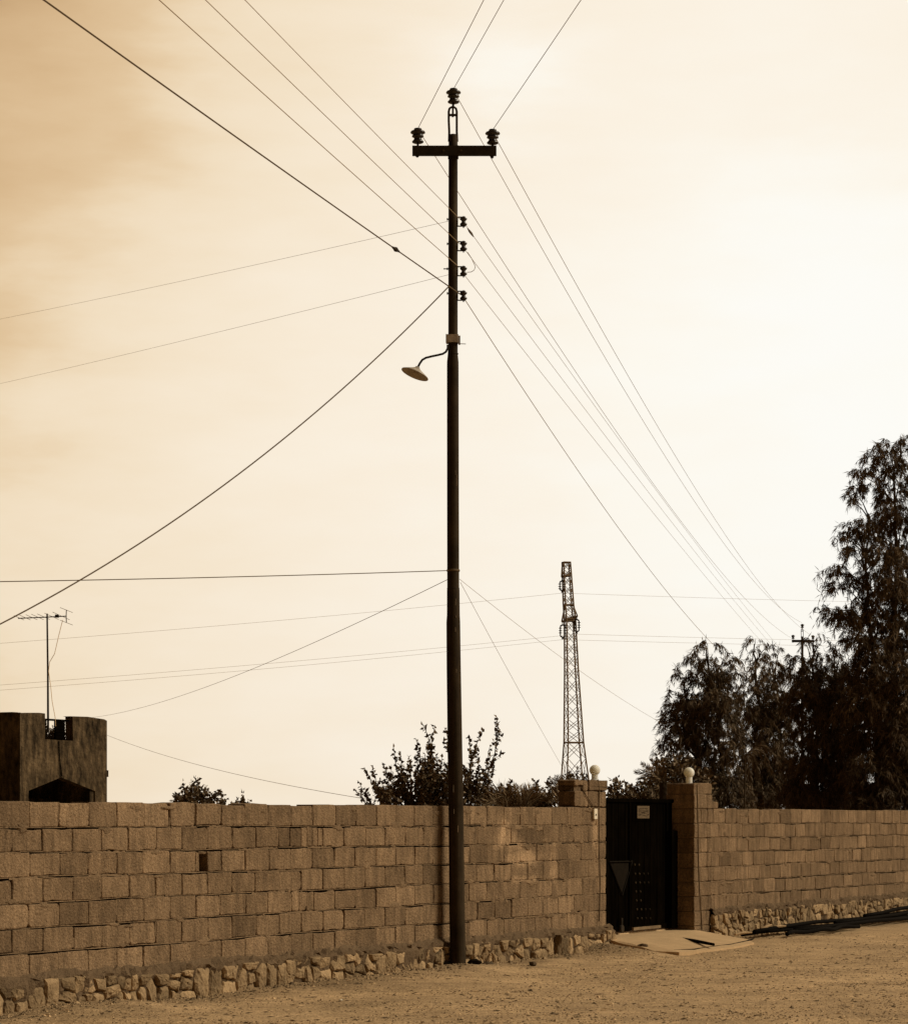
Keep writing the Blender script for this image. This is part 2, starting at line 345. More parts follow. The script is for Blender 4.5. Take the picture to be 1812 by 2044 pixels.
def course_z(s, r):                                     # wavering course lines
    return FT + r * CRS + .009 * nz1(s * .9, r) * (1 if 0 < r < 7 else .5)
def tonef(): return max(.66, min(1.3, random.gauss(1, .13)))
def lay_courses(bm, mm, s0, s1, rows, depth, flush=lambda s: 0, specials={}):
    for r in range(rows):
        off = (-.02 if r % 2 == 0 else .165)
        edges = [s0]; k = math.ceil((s0 + .1 - off) / .405)
        while off + k * .405 < s1 - .1: edges.append(off + k * .405 + random.gauss(0, .008)); k += 1
        edges.append(s1)
        new = []
        for i in range(len(edges) - 1):
            new.append(edges[i])
            for (sr, sa, cuts) in specials.get(r, []):
                if edges[i] < sa < edges[i + 1]: new += [edges[i] + c * (edges[i + 1] - edges[i]) for c in cuts]
        new.append(s1)
        for i in range(len(new) - 1):
            a, b_ = new[i], new[i + 1]; sm = (a + b_) / 2; fl = flush(sm)
            g_ = random.choice((.002, .0035, .005, .007)) * (1 if fl < .5 else .6)
            z0 = course_z(sm, r) + .003; z1 = course_z(sm, r + 1) - (.0145 if fl < .5 else .009) * random.uniform(.5, 1.4)
            if r == 6: z1 = course_z(sm, 7) + random.gauss(0, .004)
            hl = [h for h in specials.get('hole', []) if h[0] == r and a < h[1] < b_]
            if hl:
                h0 = hl[0][1] - .03; h1 = h0 + .135
                block(bm, a + g_, h0, z0, z1, depth, tonef()); block(bm, h1, b_ - g_, z0, z1, depth, tonef()); block(bm, h0 + .004, h1 - .004, z0 + .155, z1, depth, .8, proud=.012)
                continue
            block(bm, a + g_, b_ - g_, z0, z1, depth, tonef())
            if random.random() < .35 + .6 * fl:          # perpend filled with mortar
                zt = z0 + (z1 - z0) * (1 if random.random() < .6 + fl else random.uniform(.3, .8))
                mm.box(b_ - .008, b_ + .008, .002 + .003 * random.random(), .05, zt - (zt - z0) * random.uniform(.6, 1), zt, random.uniform(.85, 1.1))
        # bed joint mortar beads
        s = s0
        while s < s1 - .02:
            e = min(s1, s + random.uniform(.08, .7)); fl = flush((s + e) / 2)
            if r > 0:
                if random.random() < fl: strip(mm, s, e, lambda q: course_z(q, r) - .016, .0015, .019, random.uniform(.9, 1.12))
                else: strip(mm, s, e, lambda q: course_z(q, r) - .0035, -.002 + .006 * random.random(), .007, random.uniform(.9, 1.25))
            s = e
def footing(sm, mm, s0, s1):
    # rough mortar core and ledge
    dz = FT - .285
    n = int((s1 - s0) / .05); prof = [(-.03, -.3), (-.035, .05), (-.045, .17), (-.062, .235), (-.05, .27), (-.022, .295), (.0, .318), (.03, .32)]
    vs = []
    for i in range(n + 1):
        s = s0 + (s1 - s0) * i / n
        for k, (y, z) in enumerate(prof):
            vs.append((s, y + random.gauss(0, .014) * (k < 6), z + (dz if k > 1 else 0) + random.gauss(0, .008) + (.018 * nz1(s * 2.2, 3) if k > 2 else 0)))
    m = len(prof)
    mm.add(vs, [(i * m + k, (i + 1) * m + k, (i + 1) * m + k + 1, i * m + k + 1) for i in range(n) for k in range(m - 1)], .72)
    seeds = []; s = s0 - .1
    while s < s1 + .1:
        w = random.choice((random.uniform(.08, .13), random.uniform(.14, .27))); k_ = random.random()
        top = .275 + .018 * nz1(s * 2.2, 3)
        if k_ < (.4 if w > .14 else .15): seeds.append((s, random.uniform(.08, .15)))
        elif k_ < .75: seeds += [(s + random.uniform(-.03, .03), random.uniform(.0, .07)), (s + random.uniform(-.03, .03), random.uniform(.16, .23))]
        else: seeds += [(s + random.uniform(-.03, .03), random.uniform(-.03, .03)), (s + random.uniform(-.03, .03), random.uniform(.09, .14)), (s + random.uniform(-.03, .03), random.uniform(.20, .25))]
        if dz > .05 and random.random() < .85: seeds.append((s + random.uniform(-.04, .04), random.uniform(.24, .33)))
        s += w
    for i, (px_, pz_) in enumerate(seeds):
        if not (s0 + .02 < px_ < s1 - .02): continue
        top = .245 + dz + .03 * nz1(px_ * 2.2, 3) + random.uniform(-.02, .015)
        poly = [(px_ - .2, -.12), (px_ + .2, -.12), (px_ + .2, top), (px_ - .2, top)]
        for j in range(max(0, i - 14), min(len(seeds), i + 15)):
            if j == i: continue
            qx, qz = seeds[j]; nx_, nz_ = qx - px_, qz - pz_; L_ = math.hypot(nx_, nz_)
            if L_ < 1e-4: continue
            nx_ /= L_; nz_ /= L_; d_ = L_ / 2 - random.uniform(.003, .014); new = []
            for k in range(len(poly)):
                a, b_ = poly[k], poly[(k + 1) % len(poly)]
                da = (a[0] - px_) * nx_ + (a[1] - pz_) * nz_ - d_; db = (b_[0] - px_) * nx_ + (b_[1] - pz_) * nz_ - d_
                if da <= 0: new.append(a)
                if da * db < 0: t_ = da / (da - db); new.append((a[0] + (b_[0] - a[0]) * t_, a[1] + (b_[1] - a[1]) * t_))
            poly = new
            if len(poly) < 3: break
        if len(poly) < 3: continue
        pts = []
        for k in range(len(poly)):                      # chipped edges
            a, b_ = poly[k], poly[(k + 1) % len(poly)]; n_ = max(1, int(math.hypot(b_[0] - a[0], b_[1] - a[1]) / .035))
            for q in range(n_): t_ = q / n_; pts.append((a[0] + (b_[0] - a[0]) * t_ + random.gauss(0, .004), min(top, a[1] + (b_[1] - a[1]) * t_ + random.gauss(0, .004))))
        cx_ = sum(p[0] for p in pts) / len(pts); cz_ = sum(p[1] for p in pts) / len(pts); n_ = len(pts)
        yb = random.uniform(-.085, -.055); ta, tb = random.gauss(0, .12), random.gauss(0, .12); vs = []
        for sc_, yy in ((1.0, -.02), (1.0, yb * .72), (.82, yb), (.35, yb - random.uniform(0, .012))):
            for (x, z) in pts:
                xx = cx_ + (x - cx_) * sc_; z2 = cz_ + (z - cz_) * sc_
                vs.append((xx, yy + (ta * (xx - cx_) + tb * (z2 - cz_)) * (sc_ < 1 or yy < -.021) + random.gauss(0, .003), z2))
        vs.append((cx_, yb - .005, cz_)); fs = []
        for r_ in range(3): fs += [(r_ * n_ + k, r_ * n_ + (k + 1) % n_, (r_ + 1) * n_ + (k + 1) % n_, (r_ + 1) * n_ + k) for k in range(n_)]
        fs += [(3 * n_ + k, 3 * n_ + (k + 1) % n_, 4 * n_) for k in range(n_)]
        sm.add(vs, fs, max(.55, min(1.45, random.gauss(1.0, .22))))

def smears(mm, s0, s1, n, dens_hi=None):
    for _ in range(n):
        s = random.uniform(s0, s1); r = random.randint(0, 7); z = course_z(s, r) - .01 + random.gauss(0, .02)
        if dens_hi and random.random() < .5: s = random.uniform(*dens_hi)
        if z > FT + 7 * CRS - .03: z -= .05
        w, h = random.uniform(.03, .17), random.uniform(.012, .05); k_ = 16; ph = [random.uniform(.6, 1.25) for _ in range(k_)]
        rim = [(s + math.cos(2 * math.pi * i / k_) * w * ph[i], .009, z + math.sin(2 * math.pi * i / k_) * h * ph[i]) for i in range(k_)]
        mid = [(s + math.cos(2 * math.pi * i / k_) * w * ph[i] * .6, -.0045 + random.gauss(0, .001), z + math.sin(2 * math.pi * i / k_) * h * ph[i] * .6) for i in range(k_)]
        mm.add(rim + mid + [(s, -.006, z)], [(i, (i + 1) % k_, k_ + (i + 1) % k_, k_ + i) for i in range(k_)] + [(k_ + i, k_ + (i + 1) % k_, 2 * k_) for i in range(k_)], random.uniform(.85, 1.25))

# left wall
wl = empty('block_wall', (A0.x, A0.y, 0), ROTW, 'long grey-brown concrete block wall left of the gate, on a rubble stone footing', 'wall', 'block walls')
bm_, mm_, sm_ = MB(), MB(), MB()
s_hole = WL(402)[0]; s_sp1 = WL(600)[0]; s_sp2 = WL(628)[0]; s_sp3 = WL(605)[0]
FLm = lambda s: min(.95, max(.12, (s - 7.9) / 3.2 * .95)) if s > 7.9 else .12
SPC = {5: [(5, s_sp1, (.5,)), (5, s_sp2, (.25, .5, .75))], 2: [(2, s_sp3, (.33, .66))], 'hole': [(4, s_hole)]}
S0L = -4.0
lay_courses(bm_, mm_, S0L, S_GL, 7, .19, FLm, SPC)
hz0 = course_z(s_hole, 4)
mm_.box(S0L, s_hole - .04, .075, .17, FT - .05, FT + 7 * CRS - .03, .8); mm_.box(s_hole + .11, S_GL - .01, .075, .17, FT - .05, FT + 7 * CRS - .03, .8)
mm_.box(s_hole - .0399, s_hole + .1099, .075, .17, FT - .05, hz0 + .005, .8); mm_.box(s_hole - .0399, s_hole + .1099, .075, .17, hz0 + .155, FT + 7 * CRS - .03, .8); mm_.box(s_hole - .0399, s_hole + .1099, .165, .17, hz0 + .0051, hz0 + .1549, .06)  # last sheet closes the hole, toned near black to paint its inner shade
# pillar courses over the wall end
sp0 = WL(1146)[0]; spm = WL(1174)[0]
z7 = FT + 7 * CRS
for a, b_ in ((sp0, sp0 + .28), (sp0 + .28, spm), (spm, S_GL - .2), (S_GL - .2, S_GL + .0)):
    block(bm_, a + .003, b_ - .003, z7 + .012, z7 + .19, .38 if a >= spm - .01 else .2, tonef() * .95)
block(bm_, sp0 + .25, spm - .003, z7 + .195, z7 + .315, .2, tonef()); block(bm_, sp0 + .01, sp0 + .247, z7 + .255, z7 + .315, .2, .95); block(bm_, sp0 + .03, sp0 + .245, z7 + .195, z7 + .25, .2, .6, proud=.05)
block(bm_, spm + .002, S_GL + .025, z7 + .20, z7 + .325, .39, tonef(), proud=-.012)
mm_.box(sp0 + .05, S_GL - .02, .03, .17, z7 - .03, z7 + .30, .8)
mm_.box(spm + .03, S_GL - .012, .15, .375, .1, z7 + .31, .8)
footing(sm_, mm_, S0L, S_GL + .10); smears(mm_, S0L, S_GL - .2, 150, (8.0, S_GL - .2))
bm_.build('blockwork', M['block'], wl); mm_.build('mortar', M['mortar'], wl); sm_.build('stone_footing', M['stone'], wl)

# right wall
wr = empty('block_wall', (A0.x, A0.y, 0), ROTW, 'concrete block wall right of the gate, in front of the willow-leaved trees', 'wall', 'block walls')
bm_, mm_, sm_ = MB(), MB(), MB()
FT, CRS = .395, .1878
S1R = 31.0
s_pr = WL(1421)[0]; s_ps = WL(1433)[0]
FLr = lambda s: .9 if s < s_ps + .8 else .3
zb = .12
lay_courses(bm_, mm_, s_ps - .25, S1R, 7, .19, FLr)
mm_.box(S_GR + .3, S1R, .075, .17, FT - .1, z7 - .03, .8)
footing(sm_, mm_, S_GR + .53, S1R); smears(mm_, s_ps, 24, 60, (s_ps, s_ps + 1.2))
# right pillar: full-depth blocks whose end faces make the jamb
zz = -.1
for r in range(-2, 8):
    z0 = FT + r * CRS + .002 * nz1(r); z1 = z0 + CRS - .007
    if r % 2: cuts = [S_GR, S_GR + .42, s_pr if r > 6 else s_ps - .25 + .0]
    else: cuts = [S_GR + random.gauss(0, .004), S_GR + .22, S_GR + .45, s_pr if r > 6 else s_ps - .25]
    if cuts[-1] - cuts[-2] < .03: cuts.pop(-2)
    for a, b_ in zip(cuts[:-1], cuts[1:]): block(bm_, a + .003, b_ - .003, z0 + .003, z1, .39 if a < S_GR + .4 else .2, tonef() * (.95 if r > 2 else .85), proud=-.004 + random.gauss(0, .002))
block(bm_, s_pr - .2, s_ps - .003, z7 + .008, z7 + .09, .2, .95); 
block(bm_, S_GR + .01, s_pr, z7 + CRS + .004, z7 + .327, .38, 1.0, proud=.004)
mm_.box(S_GR + .012, S_GR + .40, .006, .37, 0, z7 + .30, .85); mm_.box(S_GR + .30, s_pr - .02, .02, .17, .1, z7 + .2, .85)
bm_.build('blockwork', M['block'], wr); mm_.build('mortar', M['mortar'], wr); sm_.build('stone_footing', M['stone'], wr)

# ------------------------------------------------------------------ gate, in the plane of the pillars' back edges
GO = .31
gs0, gs1 = S_GL - .05, S_GR + .0
gz0, gz1 = .20, WL(1260, 1597, GO)[1]
gate = empty('metal_gate', WW((gs0 + gs1) / 2, GO, .18), ROTW, 'closed dark sheet-metal gate with a triangle and rows of studs between the two pillars', 'gate')
gc = (gs0 + gs1) / 2
def GL(px, py, y=0): s, z = WL(px, py, GO + y); return Vector((s - gc, y, z - .18))
m = MB(); m.box(gs0 - gc, gs1 - gc, -.006, .006, gz0 - .18, gz1 - .2); 
for k in range(14):
    x = gs0 - gc + .1 + k * (gs1 - gs0 - .2) / 13; m.box(x - .006, x + .006, -.012, -.004, gz0 - .17, gz1 - .21)
m.build('panel', M['gate'], gate)
m = MB(); m.box(gs0 - gc, gs1 - gc, -.03, .02, gz1 - .21, gz1 - .165); m.box(gs0 - gc, gs1 - gc, -.028, .02, gz0 - .19, gz0 - .13)
for x in (gs0 - gc + .06, 0, gs1 - gc - .22): m.box(x, x + .05, -.026, .02, gz0 - .13, gz1 - .21)
m.build('frame', M['gate'], gate)
m = MB(); a, b_, c_ = GL(1216, 1721, -.02), GL(1262, 1720, -.02), GL(1242, 1788, -.02)
m.bar(a, b_, .016); m.bar(b_, c_, .012); m.bar(c_, a, .012)
m.add([a + Vector((.02, .006, -.02)), b_ + Vector((-.02, .006, -.02)), c_ + Vector((0, .006, .03)), a + Vector((.02, .012, -.02)), b_ + Vector((-.02, .012, -.02)), c_ + Vector((0, .012, .03))], [(0, 2, 1), (3, 4, 5), (0, 1, 4, 3), (1, 2, 5, 4), (2, 0, 3, 5)])
m.build('triangle_panel', M['gatetrim'], gate)
for r in range(7):
    for k in range(4):
        if k > 1 and r not in (1, 2, 5, 6): continue
        m = MB(); p = GL(1266.5 + k * 8.5 + r * .9, 1727 + r * 17.8, -.012); m.lathe([(.0, -.012), (.012, -.008), (.017, 0)], p, 8, Matrix.Rotation(R(-90), 3, 'X') , 5 if k < 2 else 2.2); m.build('stud', M['gatetrim'], gate)
m = MB(); a = GL(1240, 1833, -.05); b_ = GL(1240, 1862, -.05); m.tube([a, b_], .02, 8); m.lathe([(0, -.02), (.045, -.02), (.05, -.01), (.05, .01), (.045, .02), (0, .02)], (b_.x, -.05, .05), 16, Matrix.Rotation(R(90), 3, 'X')); m.build('caster_wheel', M['iron'], gate)
m = MB(); a = GL(1272, 1609, -.02); b_ = GL(1296, 1634, -.02); m.box(a.x, b_.x, -.02, -.014, b_.z, a.z); o = m.build('notice_plate', M['paper'], gate); sc_ = MB()
for r in range(5):
    x = a.x + .03
    while x < b_.x - .04:
        l_ = random.uniform(.01, .035); zz = a.z - .035 - r * (a.z - b_.z - .06) / 4.6; sc_.bar((x, -.021, zz + random.uniform(-.008, .008)), (x + l_, -.021, zz + random.uniform(-.012, .012)), .005); x += l_ + random.uniform(.004, .02)
sc_.build('scrawl', M['gatetrim'], o); o['label'] = 'pale square notice plate with faint scrawl near the top of the gate'
m = MB(); a = GL(1262, 1606, -.01); b_ = GL(1304, 1640, -.01); m.box(a.x, b_.x, -.0105, -.008, b_.z, a.z, .8); m.build('backing_panel', M['gate'], gate)
m = MB(); a = GL(1262, 1858, -.04); b_ = GL(1316, 1847, -.04); m.box(a.x, b_.x, -.06, -.032, .015, .05, .45); m.build('bottom_board', M['wood'], gate)
m = MB(); m.box(gs1 - gc - .20, gs1 - gc - .02, -.09, .03, 0, 1.25); m.build('gate_post', M['gate'], gate)

# ------------------------------------------------------------------ concrete apron before the gate
def GP(px, py, h): d = F * (CH - h) / (py - HZ); return Vector(((px - CX) * d / F, d, h))
fr = [(11.45, -.42, .045), (11.25, -.78, .035), (11.32, -1.05, .03), (11.95, -1.14, .028), (12.85, -1.12, .028), (13.55, -1.02, .028), (14.0, -.93, .028), (14.6, -.6, .04), (14.95, -.18, .06)]
bk = [(11.6, 11.75, 12.0, 12.4, 12.8, 13.2, 13.6, 14.0, 14.29)]
m = MB(); us = np.linspace(0, 8, 33); rows_ = [(.75, 0), (.4, 0), (.31, 0), (.30, 0), (.0, 0)] + [(0, k / 12) for k in range(1, 13)]
vs = []
for ri, (of, t_) in enumerate(rows_):
    for u in us:
        s_b = np.interp(u, range(9), bk[0]); fs_, fo, fz = (np.interp(u, range(9), [p[i] for p in fr]) for i in range(3))
        ee = random.gauss(0, .008) if t_ == 1 else 0
        vs.append(WW(s_b + (fs_ - s_b) * t_ + ee, of + (fo - 0) * t_ + ee, (.172 if of > .305 else .155) * (1 - t_ ** 1.15) + fz * t_ ** 1.15 + random.gauss(0, .0015)))
nr, nc = len(rows_), len(us)
fs = [(r * nc + k, r * nc + k + 1, (r + 1) * nc + k + 1, (r + 1) * nc + k) for r in range(nr - 1) for k in range(nc - 1)]
n0 = len(vs); edge = [(nr - 1) * nc + k for k in range(nc)]; edge = [r * nc for r in range(4, nr - 1)] + edge + [r * nc + nc - 1 for r in range(nr - 2, 3, -1)]
vs += [vs[i] - Vector((0, 0, .16)) for i in edge]
fs += [(edge[k], edge[k + 1], n0 + k + 1, n0 + k) for k in range(len(edge) - 1)]
m.add(vs, fs); cen = WW(12.9, -.3, .1); tag(m.build('pavement', M['concrete'], origin=cen), 'pale concrete apron sloping from the gate to the earth', kind='structure')

def slab_z(px, py): return GP(px, py, .09)
def on_slab(px, py, up=0.0):
    h = .09
    for _ in range(12):
        p = GP(px, py, h); of = (Vector((p.x, p.y)) - A0).dot(BW); t_ = min(1, max(0, -of / 1.12)); h = .155 * (1 - t_ ** 1.15) + .028 * t_ ** 1.15 + up
    return GP(px, py, h)
m = MB(); a, b_ = on_slab(1349, 1873, .018), on_slab(1424, 1886, .018); m.tube([a, a.lerp(b_, .5) + Vector((0, 0, .004)), b_], [.02, .022, .018], 6)  # dark bar added in place of the shadow along a raised slab edge
tag(m.build('shadow_bar', M['pipe'], origin=a), 'short dark bar added for a shadowed slot across the concrete apron', 'shadow bar')
m = MB(); pts = [GP(x, y, h) for x, y, h in ((1318, 1896, .02), (1345, 1901, .02), (1385, 1899, .02), (1420, 1894, .02), (1460, 1889, .02), (1490, 1882, .02), (1502, 1878, .02))]; m.tube([p + Vector((0, -.03, .02)) for p in pts], .010, 8)
tag(m.build('hose', M['pipe'], origin=pts[0]), 'thin black hose following the front edge of the concrete apron', 'hose')
m = MB(); pts = [GP(x, y, h) for x, y, h in ((1222, 1888, .04), (1240, 1890, .035), (1262, 1895, .035), (1280, 1897, .035))]; m.tube([p + Vector((0, -.02, .012)) for p in pts], [.012, .018, .012, .02], 6)
tag(m.build('stick', M['bark'], origin=pts[0]), 'dark crooked stick on the earth left of the clod by the apron', 'stick')
def rock(name, c, size, label, cat, mk='stone', tone=1, seed=0, n=26):
    rr = random.Random(seed); bmh = bmesh.new()
    for _ in range(n):
        v = Vector((rr.gauss(0, 1), rr.gauss(0, 1), rr.gauss(0, 1))).normalized(); bmh.verts.new((v.x * size[0] * rr.uniform(.8, 1), v.y * size[1] * rr.uniform(.8, 1), v.z * size[2] * rr.uniform(.8, 1)))
    bmesh.ops.convex_hull(bmh, input=bmh.verts[:])
    for v in [v for v in bmh.verts if not v.link_faces]: bmh.verts.remove(v)
    bmh.verts.index_update(); m = MB(); m.add([v.co.copy() for v in bmh.verts], [tuple(v.index for v in f.verts) for f in bmh.faces], tone); bmh.free()
    o = m.build(name, M[mk], loc=c); return tag(o, label, cat)
rock('clod', GP(1284, 1893, .06), (.10, .07, .06), 'brown clod of earth at the front edge of the concrete apron', 'clod', 'mortar', .7, 3)
rock('stone', GP(1063, 1925, .03), (.05, .04, .035), 'dark stone on the earth against the footing right of the pole', 'stone', 'gravel', .25, 4)
rock('stone', GP(973, 1926, .03), (.075, .05, .035), 'dark broken stone beside the foot of the utility pole', 'stone', 'gravel', .2, 5)
rock('stone', GP(680, 1997, .01), (.022, .014, .008), 'small white flat stone alone on the bare earth', 'stone', 'white', 1, 6)

# ------------------------------------------------------------------ bundle of black pipes along the right wall
PG = 'black pipes heaped along the right wall'
pp = [(15.2, 31, -.30, .04, 'lowest black pipe against the right wall footing'), (15.9, 31, -.42, .05, 'black pipe second out from the right wall footing'), (16.6, 31, -.55, .06, 'outermost black pipe lying on the earth by the right wall'),
      (15.5, 31, -.36, .11, 'black pipe on top of the heap by the right wall, nearest its footing'), (18.2, 31, -.47, .12, 'black pipe on top of the heap by the right wall, farther from its footing'), (19.6, 31, -.41, .19, 'topmost black pipe of the heap by the right wall'),
      (15.8, 18.7, -.68, .035, 'short black pipe lying loose before the heap by the right wall')]
for i, (a, b_, off, z, lab) in enumerate(pp):
    m = MB(); n = 14; o0 = WW(a, off, z)
    m.tube([WW(a + (b_ - a) * k / n, off + .05 * math.sin(k * .7 + i) , z + .03 + (.012 * math.sin(k * 1.3 + i * 2)) - (.04 * (1 - min(1, k / 2)) if z > .1 else 0)) for k in range(n + 1)], .028, 10)
    tag(m.build('pipe', M['pipe'], origin=o0, smooth=True), lab, 'pipe', PG)
for (px, py, dx, h, lab) in ((1517, 1858, 20, .10, 'light broken wood end standing up in front of the black pipes'), (1540, 1853, 26, .12, 'pale wood stick lying over the black pipes'), (1467, 1866, 30, .09, 'long thin pale stick leaning at the left end of the black pipes')):
    m = MB(); a = GP(px, py, h); b_ = GP(px + dx, py + (-14 if dx < 25 else (-6 if dx > 28 else 3)), h + .02)
    b_ = Vector((a.x + .05 + .02 * dx * .3, a.y + .15, a.z + (.07 if dx < 25 else .02)))
    m.tube([a, a.lerp(b_, .5) + Vector((0, 0, .01)), b_], [.018, .02, .012], 6); tag(m.build('wood_stick', M['wood'], origin=a), lab, 'stick')

# ------------------------------------------------------------------ utility pole
PD = 27.25; PS = F / PD
def PX(px, py, y=0): return Vector(((px - 914) / PS, y, (1925 - py) / PS))
PBASE = U(914, 1925, PD)
def pin_insulator(mb, p, k=1.0):
    r = .063 * k
    mb.lathe([(0, .0), (.6 * r, .0), (.92 * r, .008), (.98 * r, .020), (.75 * r, .034), (.62 * r, .050), (.68 * r, .060), (.98 * r, .068), (.98 * r, .078), (.86 * r, .086), (.86 * r, .098), (1.2 * r, .106), (1.25 * r, .116), (1.1 * r, .128), (.72 * r, .136), (.66 * r, .148), (.60 * r, .156), (0, .158)], p, 20)
def make_pole(root, full=True):
    m = MB()
    ax = [(914, 1960, 16), (914, 1925, 16), (912, 1800, 15.5), (910.5, 1650, 15), (908, 1500, 14.8), (905.5, 1330, 14.2), (904.6, 1242, 13.8), (904.8, 1228, 12.9), (904.6, 1178, 12.6), (904.4, 1172, 12.0), (904, 1000, 11.9), (903.6, 735, 11.7), (903.6, 722, 11.6), (903.6, 706, 9.9), (904, 690, 9.5), (904, 500, 9.3), (904.3, 272, 9.0), (904.3, 268, 7)]
    if not full: ax = [(914, y, r) for x, y, r in ax]
    sc_ = 1 if full else 1
    m.tube([PX(x, y) for x, y, r in ax], [r / PS for x, y, r in ax], 24, cap=True)
    if full:
        o = m.build('pole', M['pole'], root, smooth=True)
    else: o = m.build('pole', M['pole'], root, smooth=True)
    dx = 0 if full else 9.6
    # welded seam rings
    for y, r in ((1175, 12.6), (1138, 12.5), (706, 10.4)):
        m = MB(); p = PX(904.5 + dx, y); m.lathe([(r / PS * .9, -.008), (r / PS, -.004), (r / PS, .004), (r / PS * .9, .008)], p, 20)
        m.build('band', M['iron'], root)
    # top stirrup
    m = MB()
    for sx_ in (-1, 1):
        m.tube([PX(904.3 + sx_ * 8.2 + dx, 282, -.0), PX(904 + sx_ * 7.5 + dx, 262), PX(903.5 + sx_ * 8 + dx, 240), PX(903.5 + sx_ * 8 + dx, 222), PX(903.5 + sx_ * 6.5 + dx, 216), PX(903.5 + sx_ * 3 + dx, 213.5), PX(903.5 + dx, 213)], .012, 8)
    m.tube([PX(896 + dx, 229), PX(911 + dx, 229)], .014, 8)
    m.tube([PX(903.5 + dx, 233), PX(904 + dx, 204)], .010, 8)
    m.build('stirrup', M['pole'], root)
    # crossarm: steel channel
    m = MB(); a = PX(823 + dx, 313); b_ = PX(990.5 + dx, 294)
    y0 = -.085
    m.box(a.x, b_.x, y0, y0 + .008, a.z, b_.z); m.box(a.x, b_.x, y0 + .0085, y0 + .05, a.z, a.z + .008); m.box(a.x, b_.x, y0 + .0085, y0 + .05, b_.z - .008, b_.z)
    for px in (885, 920):
        p = PX(px + dx, 304); m.lathe([(0, -.012), (.012, -.012), (.014, 0)], (p.x, y0, p.z), 8, Matrix.Rotation(R(-90), 3, 'X'), 2.5)
    m.box(PX(894 + dx, 0).x, PX(915 + dx, 0).x, y0 + .05, .03, PX(0, 316).z, PX(0, 291).z)
    m.build('crossarm', M['iron'], root)
    for (px, py) in ((834, 288), (905, 206), (983, 290)):
        m = MB(); pin_insulator(m, PX(px + dx, py, -.045 if py > 250 else 0)); o = m.build('insulator', M['porcelain'], root, smooth=True)
        m = MB(); p = PX(px + dx, py, -.045 if py > 250 else 0)
        if py > 250: m.tube([p + Vector((0, 0, .01)), p + Vector((-.006, 0, -.145))], .011, 8); m.lathe([(.0, -.012), (.018, -.01), (.018, .01), (0, .012)], p + Vector((-.006, 0, -.128)), 6)
        else: m.tube([p + Vector((0, 0, .01)), p + Vector((-.004, 0, -.03))], .011, 8)
        m.build('pin', M['iron'], o)
    for i, y in enumerate((442, 491, 541, 590)):
        m = MB(); x = 917.5 + dx; p = PX(x + 7.5, y)
        m.lathe([(0, -.042), (.026, -.042), (.037, -.034), (.037, -.022), (.022, -.008), (.020, 0), (.022, .008), (.037, .022), (.037, .034), (.026, .042), (0, .042)], p, 18)
        o = m.build('spool_insulator', M['porcelain'], root, smooth=True)
        m = MB(); q0 = PX(904 + dx, y)
        for dz in (-.047, .047): m.box(q0.x + .045, p.x + .02, -.014, .014, p.z + dz - .004, p.z + dz + .004)
        m.tube([p + Vector((0, 0, -.065)), p + Vector((0, 0, .058))], .007, 8); m.box(q0.x + .045, q0.x + .053, -.014, .014, p.z - .047, p.z + .047)
        L_ = .10 if i == 2 else .065; m.tube([q0 + Vector((-L_, 0, .025)), q0 + Vector((.05, 0, .025))], .006, 8); m.lathe([(0, -.006), (.013, -.006), (.013, .006), (0, .006)], q0 + Vector((-.058, 0, .025)), 6, Matrix.Rotation(R(90), 3, 'Y'))
        m.build('bracket', M['iron'], o)
    if full:
        # street lamp fixed to the pole
        m = MB(); p = PX(903, 677)
        m.box(p.x - .066, p.x + .062, -.066, .066, p.z - .038, p.z + .042, 1.0); m.box(p.x + .0625, p.x + .082, -.05, .02, p.z - .055, p.z + .03, .6); m.box(p.x - .07, p.x - .0665, -.05, .05, p.z - .03, p.z + .048, .45)
        m.tube([p + Vector((.07, -.02, -.05)), p + Vector((.14, -.02, -.052))], .004, 6, .5)
        lc = m.build('street_lamp', M['clamp'], root)
        m = MB(); pts = [(893.5, 690), (893.5, 697), (890, 704), (884, 708), (874, 710.5), (862, 713), (850, 716), (843, 720), (838, 727), (835, 733), (832.5, 740)]
        m.tube([PX(x, y, -.06) for x, y in pts], .0115, 10); m.build('arm', M['iron'], lc, smooth=True)
        m = MB(); q = PX(833, 737, -.06); Mx = Matrix.Rotation(R(22), 3, 'Y') @ Matrix.Rotation(R(-7), 3, 'X')
        m.lathe([(0, .018), (.022, .016), (.028, .002), (.06, -.018), (.11, -.044), (.15, -.066), (.1505, -.072), (.146, -.074), (.11, -.052), (.06, -.026), (.0, -.012)], q, 28, Mx)
        m.build('lamp_shade', M['enamel'], lc, smooth=True)
        m = MB(); m.lathe([(0, -.07), (.02, -.062), (.026, -.045), (.02, -.02), (0, -.018)], q, 12, Mx); m.tube([q + Mx @ Vector((-.02, 0, -.06)), q + Mx @ Vector((-.02, 0, -.095))], .003, 6); m.build('bulb', M['enamel'], lc)
pole = empty('utility_pole', PBASE, 0, 'tall dark steel utility pole standing before the block wall, with crossarm, insulators and street lamp', 'utility pole', 'utility poles')
make_pole(pole)
